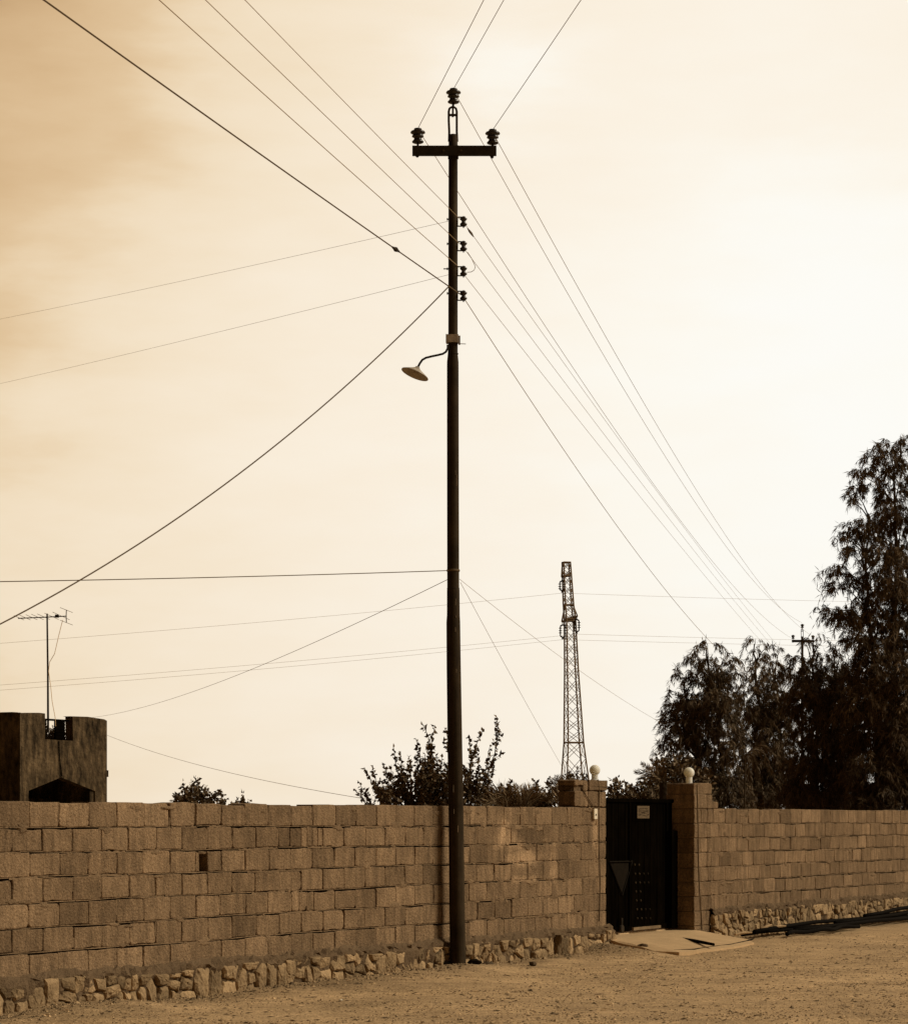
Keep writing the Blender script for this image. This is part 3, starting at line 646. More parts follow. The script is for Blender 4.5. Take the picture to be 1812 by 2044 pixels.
# flaked paint marks on the pole are small raised chips
for (x, y, w, h) in ((909.5, 1203, .008, .07), (910, 1232, .005, .02), (909, 1258, .005, .05), (911, 1340, .006, .04), (911.5, 960, .005, .12), (909, 945, .005, .05), (905, 1575, .006, .08), (906, 1620, .006, .05), (914, 1655, .007, .07)):
    m = MB(); p = PX(x, y); cxp = np.interp(y, [900, 1330, 1500, 1650, 1925], [904, 905.5, 908, 910.5, 914]); rr = np.interp(y, [900, 1172, 1242, 1500, 1925], [12, 12.1, 13.9, 14.9, 16]) / PS
    dx_ = (x - cxp) / PS; yy = -math.sqrt(max(1e-6, rr * rr - dx_ * dx_))
    m.box(p.x - w / 2, p.x + w / 2, yy - .002, yy + .004, p.z - h / 2, p.z + h / 2, random.uniform(.6, 1.2)); m.build('paint_chip', M['enamel'], pole)
# far pole
FD = 100.8
far = empty('utility_pole', U(1601, HZ + (CH - .0) * F / FD, FD), R(4), 'far dark utility pole with crossarm rising behind the willow-leaved trees', 'utility pole', 'utility poles')
make_pole(far, False)

for dx_, dy_, sz, lab, sd_ in ((.17, -.03, (.09, .06, .045), 'black lump for debris and shadow touching the right side of the pole foot', 21), (-.16, -.06, (.11, .05, .02), 'flat dark scrap for debris and shadow at the left side of the pole foot', 22)):
    p = PBASE + Vector((dx_, dy_, .02)); p.z = gheight(p.x, p.y) + .015; rock('dirt_shadow_lump', p, sz, lab, 'lump', 'pipe', 2.5, sd_)  # dark lumps stand in for both debris and shadow round the pole foot
# ------------------------------------------------------------------ wires
def solve_span(P0, P1, mid):
    k = (mid[0] - CX) / F; t = (k * P0.y - P0.x) / ((P1.x - P0.x) - k * (P1.y - P0.y))
    p = P0.lerp(P1, t); h = CH + (HZ - mid[1]) * p.y / F
    return (p.z - h) / (4 * t * (1 - t))
def wire(name, label, P0, P1, r, mat_, mid=None, sag=0, n=40, group=None, cat='wire', twist=0):
    if mid: sag = solve_span(P0, P1, mid)
    pts = []
    for i in range(n + 1):
        t = i / n; p = P0.lerp(P1, t); p.z -= 4 * sag * t * (1 - t); pts.append(p)
    m = MB(); m.tube(pts, r, 6)
    o = m.build(name, M[mat_], origin=P0); return tag(o, label, cat, group), pts
G3 = 'top three line wires'
farp = lambda px, py: U(px, py, FD)
GO_ = 'wires running from the near pole to the far pole'
wire('overhead_wire', 'wire from the left crossarm insulator to the far pole', U(842, 270, PD), farp(1578, 1273), .0038, 'wire', (1354, 1034), group=GO_)
wire('overhead_wire', 'wire from the topmost insulator of the near pole to the far pole', U(913, 194, PD), farp(1600, 1243), .0038, 'wire', (1300, 867), group=GO_)
wire('overhead_wire', 'wire from the right crossarm insulator to the far pole', U(990, 276, PD), farp(1625, 1272), .0038, 'wire', (1300, 830), group=GO_)
lows = [((928, 447), (1601, 1342), (1252, 900), .0028, 'wire from the uppermost spool insulator to the far pole'), ((928, 498), (1601, 1355), (1320, 1016), .0028, 'wire from the second spool insulator to the far pole'), ((927, 549), (1601, 1368), (1324, 1049), .0028, 'wire from the third spool insulator to the far pole'), ((928, 598), (1601, 1382), (1200, 1006), .0044, 'wire from the lowest spool insulator, sagging lowest towards the far pole')]
for i, (a, b_, mid, r, lab) in enumerate(lows):
    o, pts = wire('overhead_wire', lab, U(a[0], a[1], PD), farp(*b_), r, 'wire', mid, group=GO_)
    if i == 0:
        m = MB(); P0 = U(933, 455, PD + .3); m.tube([U(933, 455, PD + .25), U(937, 461, PD + .35), U(941, 466, PD + .5), U(945, 472, PD + .6)], [.005, .012, .013, .005], 8); m.build('splice', M['iron'], o, origin=U(a[0], a[1], PD))
m = MB(); m.tube([U(x, y, PD + .1) for x, y in ((932, 543), (940, 542.5), (946, 539), (948.5, 533), (947, 528), (941, 515), (933, 503))], .0035, 6)
tag(m.build('jumper_wire', M['wire'], origin=U(932, 543, PD)), 'short looped wire joining the second and third spool insulators', 'wire')
def inbound(px0, py0, pxt, zend, sag, r, lab, name='overhead_wire', mt='wire', grp=None, dh=0):
    P0 = U(px0, py0, PD); best = None
    for i in range(1, 4000):
        t = i / 4000 * .9; d = P0.y + (zend - P0.y) * t; h = P0.z + dh * t - 4 * sag * t * (1 - t)
        if HZ - F * (h - CH) / d <= 0: break
    X = (pxt - CX) * d / F; P1 = Vector((P0.x + (X - P0.x) / t, zend, P0.z + dh))
    return wire(name, lab, P0, P1, r, mt, sag=sag, n=60, group=grp)
GI = 'wires coming over the camera to the near pole from the right'
inbound(834, 256, 965, -20, .25, .0036, 'wire rising right from the left crossarm insulator out of the top of the photo', grp=GI)
inbound(905, 177, 1005, -20, .25, .0036, 'wire rising right from the topmost insulator out of the top of the photo', grp=GI)
inbound(983, 259, 1159, -20, .25, .0036, 'wire rising right from the right crossarm insulator out of the top of the photo', grp=GI)
GJ = 'wires coming to the spool insulators from the upper left'
inbound(918, 437, 489, -18, .2, .003, 'wire from upper left to the uppermost spool insulator', grp=GJ)
inbound(918, 487, 411, -18, .2, .0032, 'wire from upper left to the second spool insulator', grp=GJ)
inbound(914, 531, 318, -18, .2, .0036, 'wire from upper left to the third spool insulator', grp=GJ)
o, pts = inbound(920, 588, 88, -18, .2, .0062, 'thick wire from upper left to the lowest spool insulator, with a splice', mt='cable', grp=GJ)
# splice on that thick wire
best = min(pts[:20], key=lambda p: abs(CX + F * p.x / p.y - 790))
i = pts.index(best); p0, p1 = (pts[i - 1], pts[i + 1]); tt = [(p0.lerp(p1, k)) for k in np.linspace(0, 1, 200)]
q = min(tt, key=lambda p: abs(CX + F * p.x / p.y - 790)); dv = (p1 - p0).normalized()
m = MB(); m.tube([q - dv * .12, q - dv * .05, q, q + dv * .05, q + dv * .12], [.008, .015, .024, .015, .008], 8); m.build('splice', M['iron'], o, origin=U(920, 588, PD))
GH = 'thin cables leaving the pole'
wire('service_cable', 'fine wire from high on the pole to the left edge, upper of two', U(895, 441, PD), U(-260, 686, 55), .0018, 'wire', (497, 531), group=GH)
wire('service_cable', 'fine wire from the pole to the left edge, lower of two', U(895, 548, PD), U(-260, 822, 55), .0018, 'wire', (450, 659), group=GH)
wire('service_cable', 'thick dark cable drooping from below the spools to the lower left', U(895, 572, PD - .1), U(-260, 1366, 21), .0065, 'cable', (450, 966), group=GH)
wire('service_cable', 'dark twisted cable running nearly level from the pole to the left edge', U(894, 1139, PD - .07), U(-200, 1164, 23), .005, 'cable', (450, 1152), group=GH)
wire('service_cable', 'thin cable drooping left from the pole to the crenellated building roof', U(893, 1157, PD), U(130, 1436, 79), .0032, 'wire', (520, 1329), group=GH)
wire('service_cable', 'thin cable dropping steeply right from the pole towards the lattice tower foot', U(919, 1163, PD), U(1170, 1612, 62), .0026, 'wire', (987, 1289), group=GH)
wire('service_cable', 'thin cable slanting right from the pole into the willow-leaved trees', U(917, 1156, PD), U(1420, 1490, 60), .0022, 'wire', (1154, 1337), group=GH)
wire('service_cable', 'thin cable falling from the building corner to behind the leafy shrub', U(214, 1468, 81), U(800, 1606, 42), .0045, 'wire', (430, 1536), group=GH)
m = MB(); p = U(904.5, 1139, PD); m.lathe([(.066, -.012), (.07, -.006), (.07, .006), (.066, .012)], (0, 0, 0), 20); tag(m.build('cable_tie', M['cable'], loc=p), 'dark cable turn wound round the pole at mid height', 'cable')

# ------------------------------------------------------------------ lattice tower
TD = 110.0; TS = F / TD
tw = empty('lattice_tower', Vector(((1150 - CX) / TS, TD, 0)), 0, 'slender tapering steel lattice tower far behind the gate, carrying three insulator sets', 'tower')
TO = Vector(((1150 - CX) / TS, TD, 0))
lev = [(1122, 1130, 9.5), (1152, 1131.5, 10.5), (1208, 1134.5, 12), (1240, 1137.5, 13), (1342, 1140.5, 16), (1483, 1145, 22.5), (1562, 1147.5, 32), (1712, 1150, 52)]
def tlev(y):
    ys_ = [l[0] for l in lev]; return np.interp(y, ys_, [l[1] for l in lev]), np.interp(y, ys_, [l[2] for l in lev])
def tcorner(k, y):
    c, r = tlev(y); a = R(32) + k * math.pi / 2
    return Vector(((c - 1150 + r * math.cos(a)) / TS, -r * math.sin(a) / TS, (1712 - y) / TS))
m = MB()
for k in range(4): m.tube([tcorner(k, l[0]) for l in lev], .032, 4)
m.build('legs', M['lattice'], tw)
m = MB(); yl = [1122, 1138, 1152, 1170, 1188, 1208, 1224, 1240, 1262, 1284, 1308, 1332, 1358, 1384, 1410, 1437, 1460, 1483, 1515, 1562, 1620, 1712]
for j in range(len(yl) - 1):
    for k in range(4):
        m.bar(tcorner(k, yl[j]), tcorner((k + 1) % 4, yl[j + 1]), .02); m.bar(tcorner((k + 1) % 4, yl[j]), tcorner(k, yl[j + 1]), .02)
for y in (1123, 1150, 1208, 1236, 1240, 1483, 1600):
    for k in range(4): m.bar(tcorner(k, y), tcorner((k + 1) % 4, y), .05)
m.build('bracing', M['lattice'], tw)
def TP(px, py, y=0): return Vector(((px - 1150) / TS, y, (1712 - py) / TS))
for (arm, tipx, tipy, cx_, y0, y1, wpt) in (((1122, 1136), 1120.5, 1153, 1121.5, 1160, 1182, 0), ((1208, 1136), 1121, 1242, 1122.5, 1248, 1275, 0), ((1208, 1138), 1152, 1231, 1150.5, 1237, 1264, 0)):
    m = MB(); yo = -.15
    s_ = -1 if tipx < 1135 else 1
    m.bar(TP(1130.5 + s_ * 8 + (0 if arm[0] == 1122 else 5), arm[0], 0), TP(tipx, tipy, yo), .055); m.bar(TP(tipx, tipy, yo), TP(1137, tipy - 4 + (0 if s_ < 0 else 10), .0), .075); m.bar(TP(tipx, tipy, yo), TP(1137, tipy - 8 + (0 if s_ < 0 else 10), .25), .06)
    o = m.build('crossarm', M['lattice'], tw)
    m = MB()
    m.tube([TP(cx_ - 4.5, y0 + 3, yo), TP(cx_, y0, yo), TP(cx_ + 4.5, y0 + 3, yo)], .04, 6); m.tube([TP(cx_ - 4.5, y1 - 4, yo), TP(cx_, y1 - 2, yo), TP(cx_ + 4.5, y1 - 4, yo)], .035, 6); m.tube([TP(cx_, y1 - 2, yo), TP(cx_, y1 + 2, yo)], .04, 6)
    m.tube([TP(cx_, y0, yo), TP(cx_, tipy, yo)], .02, 6)
    for s2 in (-4.5, 4.5):
        m.tube([TP(cx_ + s2, y0 + 3, yo), TP(cx_ + s2, y1 - 4, yo)], .025, 6)
        for dy in (7, 12, 16.5): m.lathe([(.02, -.02), (.075, -.005), (.075, .012), (.02, .03)], TP(cx_ + s2, y0 + dy, yo), 10)
    m.build('insulator', M['porcelain'], o)
GT = 'thin wires strung from the lattice tower'
for lab, a, b_, mid, zend in (('thin wire from the lattice tower top to the left edge', (1122, 1184), (-300, 1306), (520, 1242), 95), ('thin wire from the lattice tower to the left edge, upper of the close pair', (1150, 1266), (-300, 1389), (520, 1326), 95), ('thin wire from the lattice tower to the left edge, lower of the close pair', (1122, 1277), (-300, 1399), (520, 1336), 95),
                        ('thin wire from the lattice tower top running right', (1122, 1184), (2150, 1208), (1650, 1200), 140), ('thin wire from the lattice tower running right, upper of the close pair', (1150, 1266), (2150, 1286), (1572, 1277), 140), ('thin wire from the lattice tower running right, lower of the close pair', (1122, 1277), (2150, 1297), (1572, 1288), 140)):
    wire('transmission_wire', lab, U(a[0], a[1], TD - .15), U(b_[0], b_[1], zend), .0055, 'wire', mid, group=GT)

# ------------------------------------------------------------------ plaster building at the left
C0 = U(40, HZ, 78.0); Cp = Vector((C0.x, C0.y))
def BL(px, py, off=0.0):
    k = (px - CX) / F; ax, ay = Cp.x + off * BW.x, Cp.y + off * BW.y
    s = (k * ay - ax) / (DW.x - k * DW.y); d = ay + s * DW.y
    return s, CH + (HZ - py) * d / F
bld = empty('plaster_building', (Cp.x, Cp.y, 0), ROTW, 'dark rough-plastered building with a crenellated parapet and pointed archway behind the wall', 'building')
def wavy(pts, amp=.02): return pts
outer = []
LB = BL(213.5, HZ)[0]
W_ = [(0, 0), (BL(57, 1580)[0], 0), BL(57, 1579), BL(122, 1552), BL(190, 1579.5), (BL(190, 1580)[0], 0), (LB, 0), BL(213.5, 1439), BL(208, 1436), BL(175, 1431), BL(140, 1430), (BL(145, 1478)[0], BL(145, 1431)[1]), BL(146, 1479), BL(90, 1476), BL(90, 1424.5), BL(78, 1423), BL(50, 1423), BL(46, 1424), BL(40, 1422.5)]
TH = .28
m = MB(); nW = len(W_)
from mathutils.geometry import tessellate_polygon
tri = tessellate_polygon([[Vector((x, z, 0)) for x, z in W_]])
vs = [(x, 0, z) for x, z in W_] + [(x, TH, z) for x, z in W_]
m.add(vs, [tuple(t_) for t_ in tri] + [tuple(i + nW for i in t_)[::-1] for t_ in tri] + [(i, (i + 1) % nW, nW + (i + 1) % nW, nW + i) for i in range(nW)])
# side wall towards the left, back wall, roof slab below the parapet, inner rooms
ztop = BL(40, 1422.5)[1]
m.box(.002, TH, TH + .002, 5.5, 0, ztop + .02); m.box(TH, LB, 5.22, 5.5, 0, ztop - 1.6); m.box(LB - TH, LB - .002, TH + .002, 5.22, 0, ztop - .75)
m.box(TH, LB - TH, TH + .002, 5.22, 3.55, 3.75)
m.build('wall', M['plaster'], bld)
m = MB(); sa, za = BL(186, 1605, .5); m.box(LB - 1.6, LB - .3, 2.0, 2.2, 0, 2.25, 1.0); m.build('inner_wall', M['plaster'], bld)
m = MB(); a = BL(190, 1581); m.box(a[0] - .22, a[0] - .02, .05, .24, 0, a[1] + .05, .5); m.build('door_frame', M['plaster'], bld)
# railing in the notch
s0_, zt_ = BL(91, 1434); s1_, zb_ = BL(140, 1477)
m = MB(); m.box(s0_ + .02, s1_ + .1, .12, .17, zt_ - .06, zt_ + .0)
for a, b_ in ((s0_ + .02, BL(100, 1430)[0]), (BL(118, 1430)[0], BL(137, 1430)[0])):
    k = zb_ + .02
    while k < zt_ - .08: m.box(a, b_, .13, .16, k, k + .085); k += .1
    m.box(a - .02, b_ + .02, .165, .18, zb_ - .03, zt_ - .02)
m.build('railing', M['gate'], bld)
m = MB(); a = BL(116, 1480); b_ = BL(122, 1550); m.tube([(a[0], -.03, a[1]), (.5 * (a[0] + b_[0]) - .05, -.03, .5 * (a[1] + b_[1])), (b_[0], -.03, b_[1])], .017, 6); m.build('drain_pipe', M['gate'], bld)
m = MB(); a = BL(213, 1548); m.box(LB + .001, LB + .11, .02, .2, a[1] - .05, a[1] + .16); m.build('bracket', M['plaster'], bld)
# dry plant on the roof, seen through the notch
rp_ = MB(); c0_ = BL(109, 1468, .6); cw = Cp + DW * c0_[0] + BW * .6
for k in range(170):
    a = Vector((cw.x + random.gauss(0, .13), cw.y + random.uniform(-.1, .3), 3.95)); h_ = random.uniform(.1, .42); b_ = a + Vector((random.gauss(0, .15), random.gauss(0, .1), h_)); c_ = b_ + Vector((random.gauss(0, .14), 0, random.uniform(-.15, .2)))
    rp_.tube([a, b_, c_], .012, 4, random.uniform(.5, 2.2))
tag(rp_.build('dry_plant', M['leafb'], origin=(cw.x, cw.y, 3.75)), 'tangled dry plant on the roof seen between the railings of the notch', 'plant')

# antenna
AD = 79.6; AS_ = F / AD
ant = empty('television_antenna', U(96, 1460, AD), 0, 'tall thin mast with a horizontal television antenna on the building roof', 'antenna')
AO = U(96, 1460, AD)
def AP_(px, py, y=0): return U(px, py, AD + y) - AO
m = MB(); m.tube([AP_(96, 1462), AP_(95.5, 1350), AP_(94, 1225)], [.035, .03, .026], 8); m.build('mast', M['iron'], ant)
m = MB(); m.tube([AP_(36, 1234.5), AP_(94, 1232), AP_(133, 1230)], .018, 6, 3); m.tube([AP_(132.5, 1217.5), AP_(132, 1230), AP_(132.5, 1243)], .014, 6, 3); m.build('boom', M['iron'], ant)
m = MB()
for px, l_ in ((38, .14), (50, .15), (63, .16), (75, .17), (87, .18), (103, .2), (122, .24)):
    y = 1234.5 - (px - 36) * .045; v = Vector((.35, .9, -.15)) * l_ * 2.2; c_ = AP_(px, y - 1); m.tube([c_ - v, c_ + v], .008, 5, 5)
for py in (1218, 1243): v = Vector((.5, .9, -.18)) * .3; c_ = AP_(132.5, py); m.tube([c_ - v, c_ + v], .008, 5, 5)
m.build('elements', M['iron'], ant)
m = MB(); c_ = AP_(114, 1230); m.box(c_.x - .06, c_.x + .05, -.05, .05, c_.z - .045, c_.z + .045); m.build('dipole_box', M['iron'], ant)
m = MB(); m.tube([AP_(125, 1238, -.1), AP_(117, 1270, -.1), AP_(109, 1305, -.1), AP_(99, 1322, -.05), AP_(97, 1340, -.05), AP_(101, 1368, -.1), AP_(104, 1400, -.1), AP_(110, 1432, -.1), AP_(111, 1450, 0)], .010, 5, 2.5); m.build('cable', M['wire'], ant)

# ------------------------------------------------------------------ globe lamps, switch box and conduits on the pillars
for (px, topy, boty, lab) in ((1187, 1527, 1556, 'round glass globe lamp on top of the left gate pillar'), (1375, 1532, 1564, 'round glass globe lamp on top of the right gate pillar')):
    s, _ = WL(px, HZ, .12); d = (A0 + DW * s + BW * .12).y; zt = CH + (HZ - topy) * d / F; zbm = CH + (HZ - boty) * d / F
    o = empty('globe_lamp', WW(s, .12, zbm - .02), 0, lab, 'lamp', 'globe lamps on the gate pillars')
    r = 10.8 * d / F; h = zt - zbm + .02
    m = MB(); m.lathe([(r * .42, h - 2 * r + .012)] + [(r * math.sin(R(a)), h - r - r * math.cos(R(a))) for a in range(30, 181, 10)], (0, 0, 0), 24); m.build('globe', M['globe'], o, smooth=True)
    m = MB(); m.lathe([(0, 0), (r * .80, 0), (r * .80, .018), (r * .62, .024), (r * .6, h - 2 * r + .018), (r * .5, h - 2 * r + .022)], (0, 0, 0), 20); m.build('lamp_base', M['globe'], o)
def wpt(px, py, off=-.012): s, z = WL(px, py, off); return WW(s, off, z)
m = MB(); s, z = WL(1189, 1625, -.03); m.box(-.045, .045, -.028, .0, -.06, .06)
m.tube([(0, -.03, -.01), (0, -.034, -.01)], .012, 8, .15)
o = m.build('switch_box', M['white']); o.location = WW(s, -.004, z); o.rotation_euler.z = ROTW; tag(o, 'small white switch box on the front of the left gate pillar', 'switch box')
def conduit(lab, pts, r=.006):
    m = MB(); P = [wpt(x, y) for x, y in pts]; m.tube(P, r, 6); tag(m.build('electric_cable', M['cable'], origin=P[0]), lab, 'cable', 'electric cables on the gate pillars')
conduit('dark cable slanting across the left gate pillar to the switch box', [(1160, 1571), (1170, 1589), (1180, 1604), (1188, 1618)])
conduit('dark cable running down the left gate pillar from its lamp', [(1193, 1557), (1196, 1580), (1195, 1620), (1196, 1680), (1197, 1735), (1198, 1770), (1197, 1800), (1196, 1840)])
conduit('dark cable running straight down the front of the right gate pillar', [(1391, 1566), (1392, 1600), (1393, 1660), (1394, 1720), (1396, 1780), (1399, 1820), (1401, 1856)])

# ------------------------------------------------------------------ vegetation
class Leaves:
    def __init__(s): s.P = []; s.D = []; s.S = []; s.T = []
    def add(s, P, D, length, width, tone):
        n = len(P); P = np.asarray(P, float); D = np.asarray(D, float); D /= np.linalg.norm(D, axis=1)[:, None] + 1e-9
        q = rng.normal(size=(n, 3)); W = np.cross(D, q); W /= np.linalg.norm(W, axis=1)[:, None] + 1e-9
        Nn = np.cross(D, W)
        l = np.broadcast_to(length, n)[:, None] * rng.uniform(.7, 1.25, (n, 1)); w = np.broadcast_to(width, n)[:, None] * rng.uniform(.7, 1.2, (n, 1)) * .5
        c = Nn * l * .08
        V = np.stack([P, P + D * l * .4 + W * w + c, P + D * l - c, P + D * l * .4 - W * w + c], 1)
        s.P.append(V.reshape(-1, 3)); s.T.append(np.broadcast_to(tone, n) * rng.uniform(.6, 1.5, n))
    def build(s, name, mat_, parent, origin):
        V = np.concatenate(s.P) - np.array(origin); T = np.concatenate(s.T); n = len(T)
        me = bpy.data.meshes.new(name); me.vertices.add(4 * n); me.vertices.foreach_set('co', V.ravel().astype(np.float32))
        me.loops.add(4 * n); me.loops.foreach_set('vertex_index', np.arange(4 * n, dtype=np.int32)); me.polygons.add(n)
        me.polygons.foreach_set('loop_start', np.arange(0, 4 * n, 4, dtype=np.int32)); me.polygons.foreach_set('loop_total', np.full(n, 4, dtype=np.int32))
        at = me.attributes.new('tone', 'FLOAT', 'FACE'); at.data.foreach_set('value', T.astype(np.float32))
        me.materials.append(mat_); me.update(calc_edges=True); me.validate()
        o = bpy.data.objects.new(name, me); COL.objects.link(o); o.parent = parent; return o
def willow(label, d, trunks, blobs, dens=1.0, group='willow-leaved trees behind the right wall'):
    base = U(trunks[0][0], HZ + CH * F / d, d); base.z = 0
    root = empty('willow_leaved_tree', base, 0, label, 'tree', group)
    wd = MB(); lv = Leaves(); ctr = []
    for tr in trunks:
        pts = [Vector((U(tr[0], HZ, d).x, d, 0))] + [U(x, y, d + random.uniform(-.1, .1)) for x, y in tr[1]]
        # smooth refinement with small wander
        P = [pts[0]]
        for a, b_ in zip(pts[:-1], pts[1:]):
            for k in (.33, .66, 1): P.append(a.lerp(b_, k) + Vector((random.gauss(0, .02), random.gauss(0, .03), 0)))
        n = len(P); wd.tube(P, [.05 * (1 - .85 * i / (n - 1)) + .004 for i in range(n)], 8); ctr += P[2:]
    xl, xr = min(b[0] for b in blobs if b[1] > 1380), min(1830, max(b[0] for b in blobs if b[1] > 1380))
    extra = [(random.uniform(xl + 12, xr), random.uniform(1400, 1612), 34, 36, .55) for _ in range(16)] + [(random.uniform(xl + 20, xr), random.uniform(1350, 1450), 20, 20, .9) for _ in range(9)] + [(random.uniform(xl, xr + 10), random.uniform(1560, 1625), 26, 22, 1.4) for _ in range(10)]
    for (bx, by, rx, ry, dn) in list(blobs) + extra:
        dc = d + random.uniform(-.45, .45); c = U(bx, by, dc); k = dc / F; rx_, ry_ = rx * k * 1.12, ry * k * 1.15
        # limb from the trunk to the clump
        near = min(ctr, key=lambda p: (p - c).length + max(0, p.z - c.z + .25) * 3)
        mid = near.lerp(c, .5) + Vector((0, 0, .12 * (c - near).length)); wd.tube([near, near.lerp(mid, .6) , mid, c.lerp(mid, .3), c + Vector((0, 0, ry_ * .4))], [.016, .012, .009, .006, .003], 5)
        ns = max(3, int(rx * ry * 3.14 * .0165 * dens * dn))
        for _ in range(ns):
            v = rng.normal(size=3); v /= np.linalg.norm(v); rr = rng.uniform(.15, 1) ** .6
            st = np.array([c.x + v[0] * rx_ * rr * .85, c.y + v[1] * .35 * rr, c.z + v[2] * ry_ * rr * .8 + ry_ * .25])
            L_ = rng.uniform(.2, .55); out_ = np.array([v[0], v[1] * .6, .5 + .3 * rng.random()]); out_ /= np.linalg.norm(out_)
            tt = np.linspace(0, 1, 7)[:, None]; path = st + out_ * tt * L_ * .55 + np.array([0, 0, -1]) * tt ** 2 * L_ * rng.uniform(.5, 1.0)
            if rng.random() < .5: wd.tube([Vector(p) for p in path[::2]], [.005, .004, .003, .0015], 3, cap=False)
            nl = rng.integers(20, 32); ti = rng.uniform(.1, 1, nl) * 6; i0 = np.minimum(ti.astype(int), 5); fr = (ti - i0)[:, None]
            P = path[i0] * (1 - fr) + path[i0 + 1] * fr
            D = rng.normal(size=(nl, 3)) * .42 + out_ * .3 + np.array([0, 0, -1.15]); D[rng.random(nl) < .05] += np.array([0, 0, 1.2])
            lv.add(P, D, .125, .0145, rng.uniform(.65, 1.35) * (1.0))
    wd.build('trunk', M['bark'], root, origin=base); lv.build('crown', M['leaf'], root, base)
    return root
B4 = [(1806, 895, 22, 26, .9), (1768, 895, 16, 18, .9), (1770, 925, 26, 26, .9), (1743, 912, 16, 20, 1), (1748, 940, 20, 18, .9), (1800, 950, 34, 30, .9), (1722, 950, 16, 16, .9), (1740, 975, 28, 20, .8), (1708, 985, 14, 18, .9), (1700, 1002, 12, 12, .7), (1785, 995, 34, 26, 1), (1770, 1030, 26, 24, 1.1), (1730, 1045, 26, 16, .8), (1700, 1046, 16, 10, .6), (1800, 1050, 40, 36, 1.3), (1735, 1070, 36, 22, 1.2), (1695, 1072, 22, 16, .9), (1675, 1074, 10, 9, .8), (1712, 1100, 22, 20, .9), (1760, 1110, 40, 30, 1.2), (1690, 1100, 12, 16, .5), (1808, 1120, 40, 44, 1.3), (1675, 1140, 26, 16, .9), (1655, 1140, 12, 10, .8), (1670, 1170, 18, 20, .9), (1692, 1165, 14, 18, .7), (1745, 1150, 30, 30, 1.0), (1730, 1185, 26, 24, .8), (1780, 1180, 40, 40, 1.2), (1815, 1200, 40, 50, 1.4), (1640, 1213, 12, 8, .7), (1660, 1225, 22, 16, .9), (1685, 1240, 24, 28, .9), (1665, 1255, 14, 18, .6), (1720, 1225, 26, 28, 1.1), (1755, 1245, 40, 40, 1.4), (1810, 1280, 46, 50, 1.5), (1710, 1280, 30, 30, 1), (1750, 1310, 44, 40, 1.4), (1725, 1350, 40, 40, 1.3), (1790, 1360, 50, 50, 1.5), (1720, 1410, 40, 40, 1.3), (1770, 1430, 50, 50, 1.5), (1820, 1440, 40, 50, 1.5), (1730, 1480, 46, 44, 1.5), (1790, 1510, 50, 50, 1.5), (1740, 1550, 50, 44, 1.5), (1800, 1580, 50, 40, 1.5), (1735, 1605, 50, 26, 1.5), (1860, 1000, 40, 80, .8), (1870, 1150, 50, 80, .8), (1870, 1320, 50, 90, .8), (1870, 1500, 50, 90, .8)]
willow('tallest willow-leaved tree, at the right edge of the photo', 46, [(1775, [(1790, 1500), (1785, 1300), (1790, 1100), (1785, 960), (1800, 890)]), (1765, [(1745, 1400), (1735, 1250), (1730, 1140), (1735, 1040)])], B4, 1.0)
B1 = [(1412, 1290, 22, 14, .8), (1385, 1320, 22, 18, .8), (1420, 1325, 26, 18, .8), (1455, 1325, 18, 16, .8), (1362, 1352, 18, 18, .8), (1395, 1360, 28, 22, .9), (1435, 1362, 28, 22, .9), (1468, 1350, 14, 20, .7), (1334, 1385, 14, 10, .6), (1345, 1405, 16, 18, .7), (1380, 1410, 28, 24, .9), (1425, 1410, 34, 28, 1.2), (1462, 1400, 18, 30, 1.0), (1335, 1440, 14, 22, .6), (1362, 1450, 22, 26, .7), (1405, 1460, 30, 28, .9), (1448, 1460, 28, 32, 1.2), (1345, 1485, 16, 24, .5), (1378, 1500, 24, 26, .8), (1425, 1510, 34, 34, 1.3), (1465, 1510, 20, 34, 1.3), (1360, 1530, 20, 22, .6), (1395, 1545, 30, 28, 1.2), (1440, 1560, 40, 36, 1.5), (1410, 1595, 36, 26, 1.5), (1455, 1600, 36, 24, 1.5)]
willow('leftmost rounded willow-leaved tree, just right of the right pillar', 49, [(1425, [(1440, 1540), (1432, 1440), (1415, 1350), (1410, 1290)]), (1415, [(1395, 1520), (1375, 1430), (1362, 1360)])], B1, 1.05)
B2 = [(1508, 1280, 12, 12, .7), (1530, 1292, 16, 10, .5), (1512, 1310, 16, 16, .9), (1500, 1330, 10, 12, .7), (1535, 1325, 18, 16, .8), (1520, 1350, 20, 20, .9), (1545, 1355, 18, 18, .8), (1555, 1300, 10, 6, .4), (1495, 1375, 14, 20, .6), (1520, 1395, 26, 24, 1), (1552, 1390, 22, 22, 1.1), (1485, 1425, 22, 26, 1.2), (1530, 1435, 26, 28, .9), (1560, 1435, 18, 24, .9), (1492, 1480, 28, 30, 1.3), (1540, 1490, 24, 32, .8), (1500, 1535, 34, 32, 1.5), (1550, 1545, 36, 34, 1.4), (1510, 1590, 42, 30, 1.6), (1565, 1595, 36, 26, 1.6)]
willow('middle willow-leaved tree with thin wispy top left of the far pole', 52, [(1520, [(1505, 1530), (1515, 1430), (1510, 1340), (1508, 1285)]), (1540, [(1560, 1500), (1552, 1400), (1545, 1340)])], B2, 1.05)
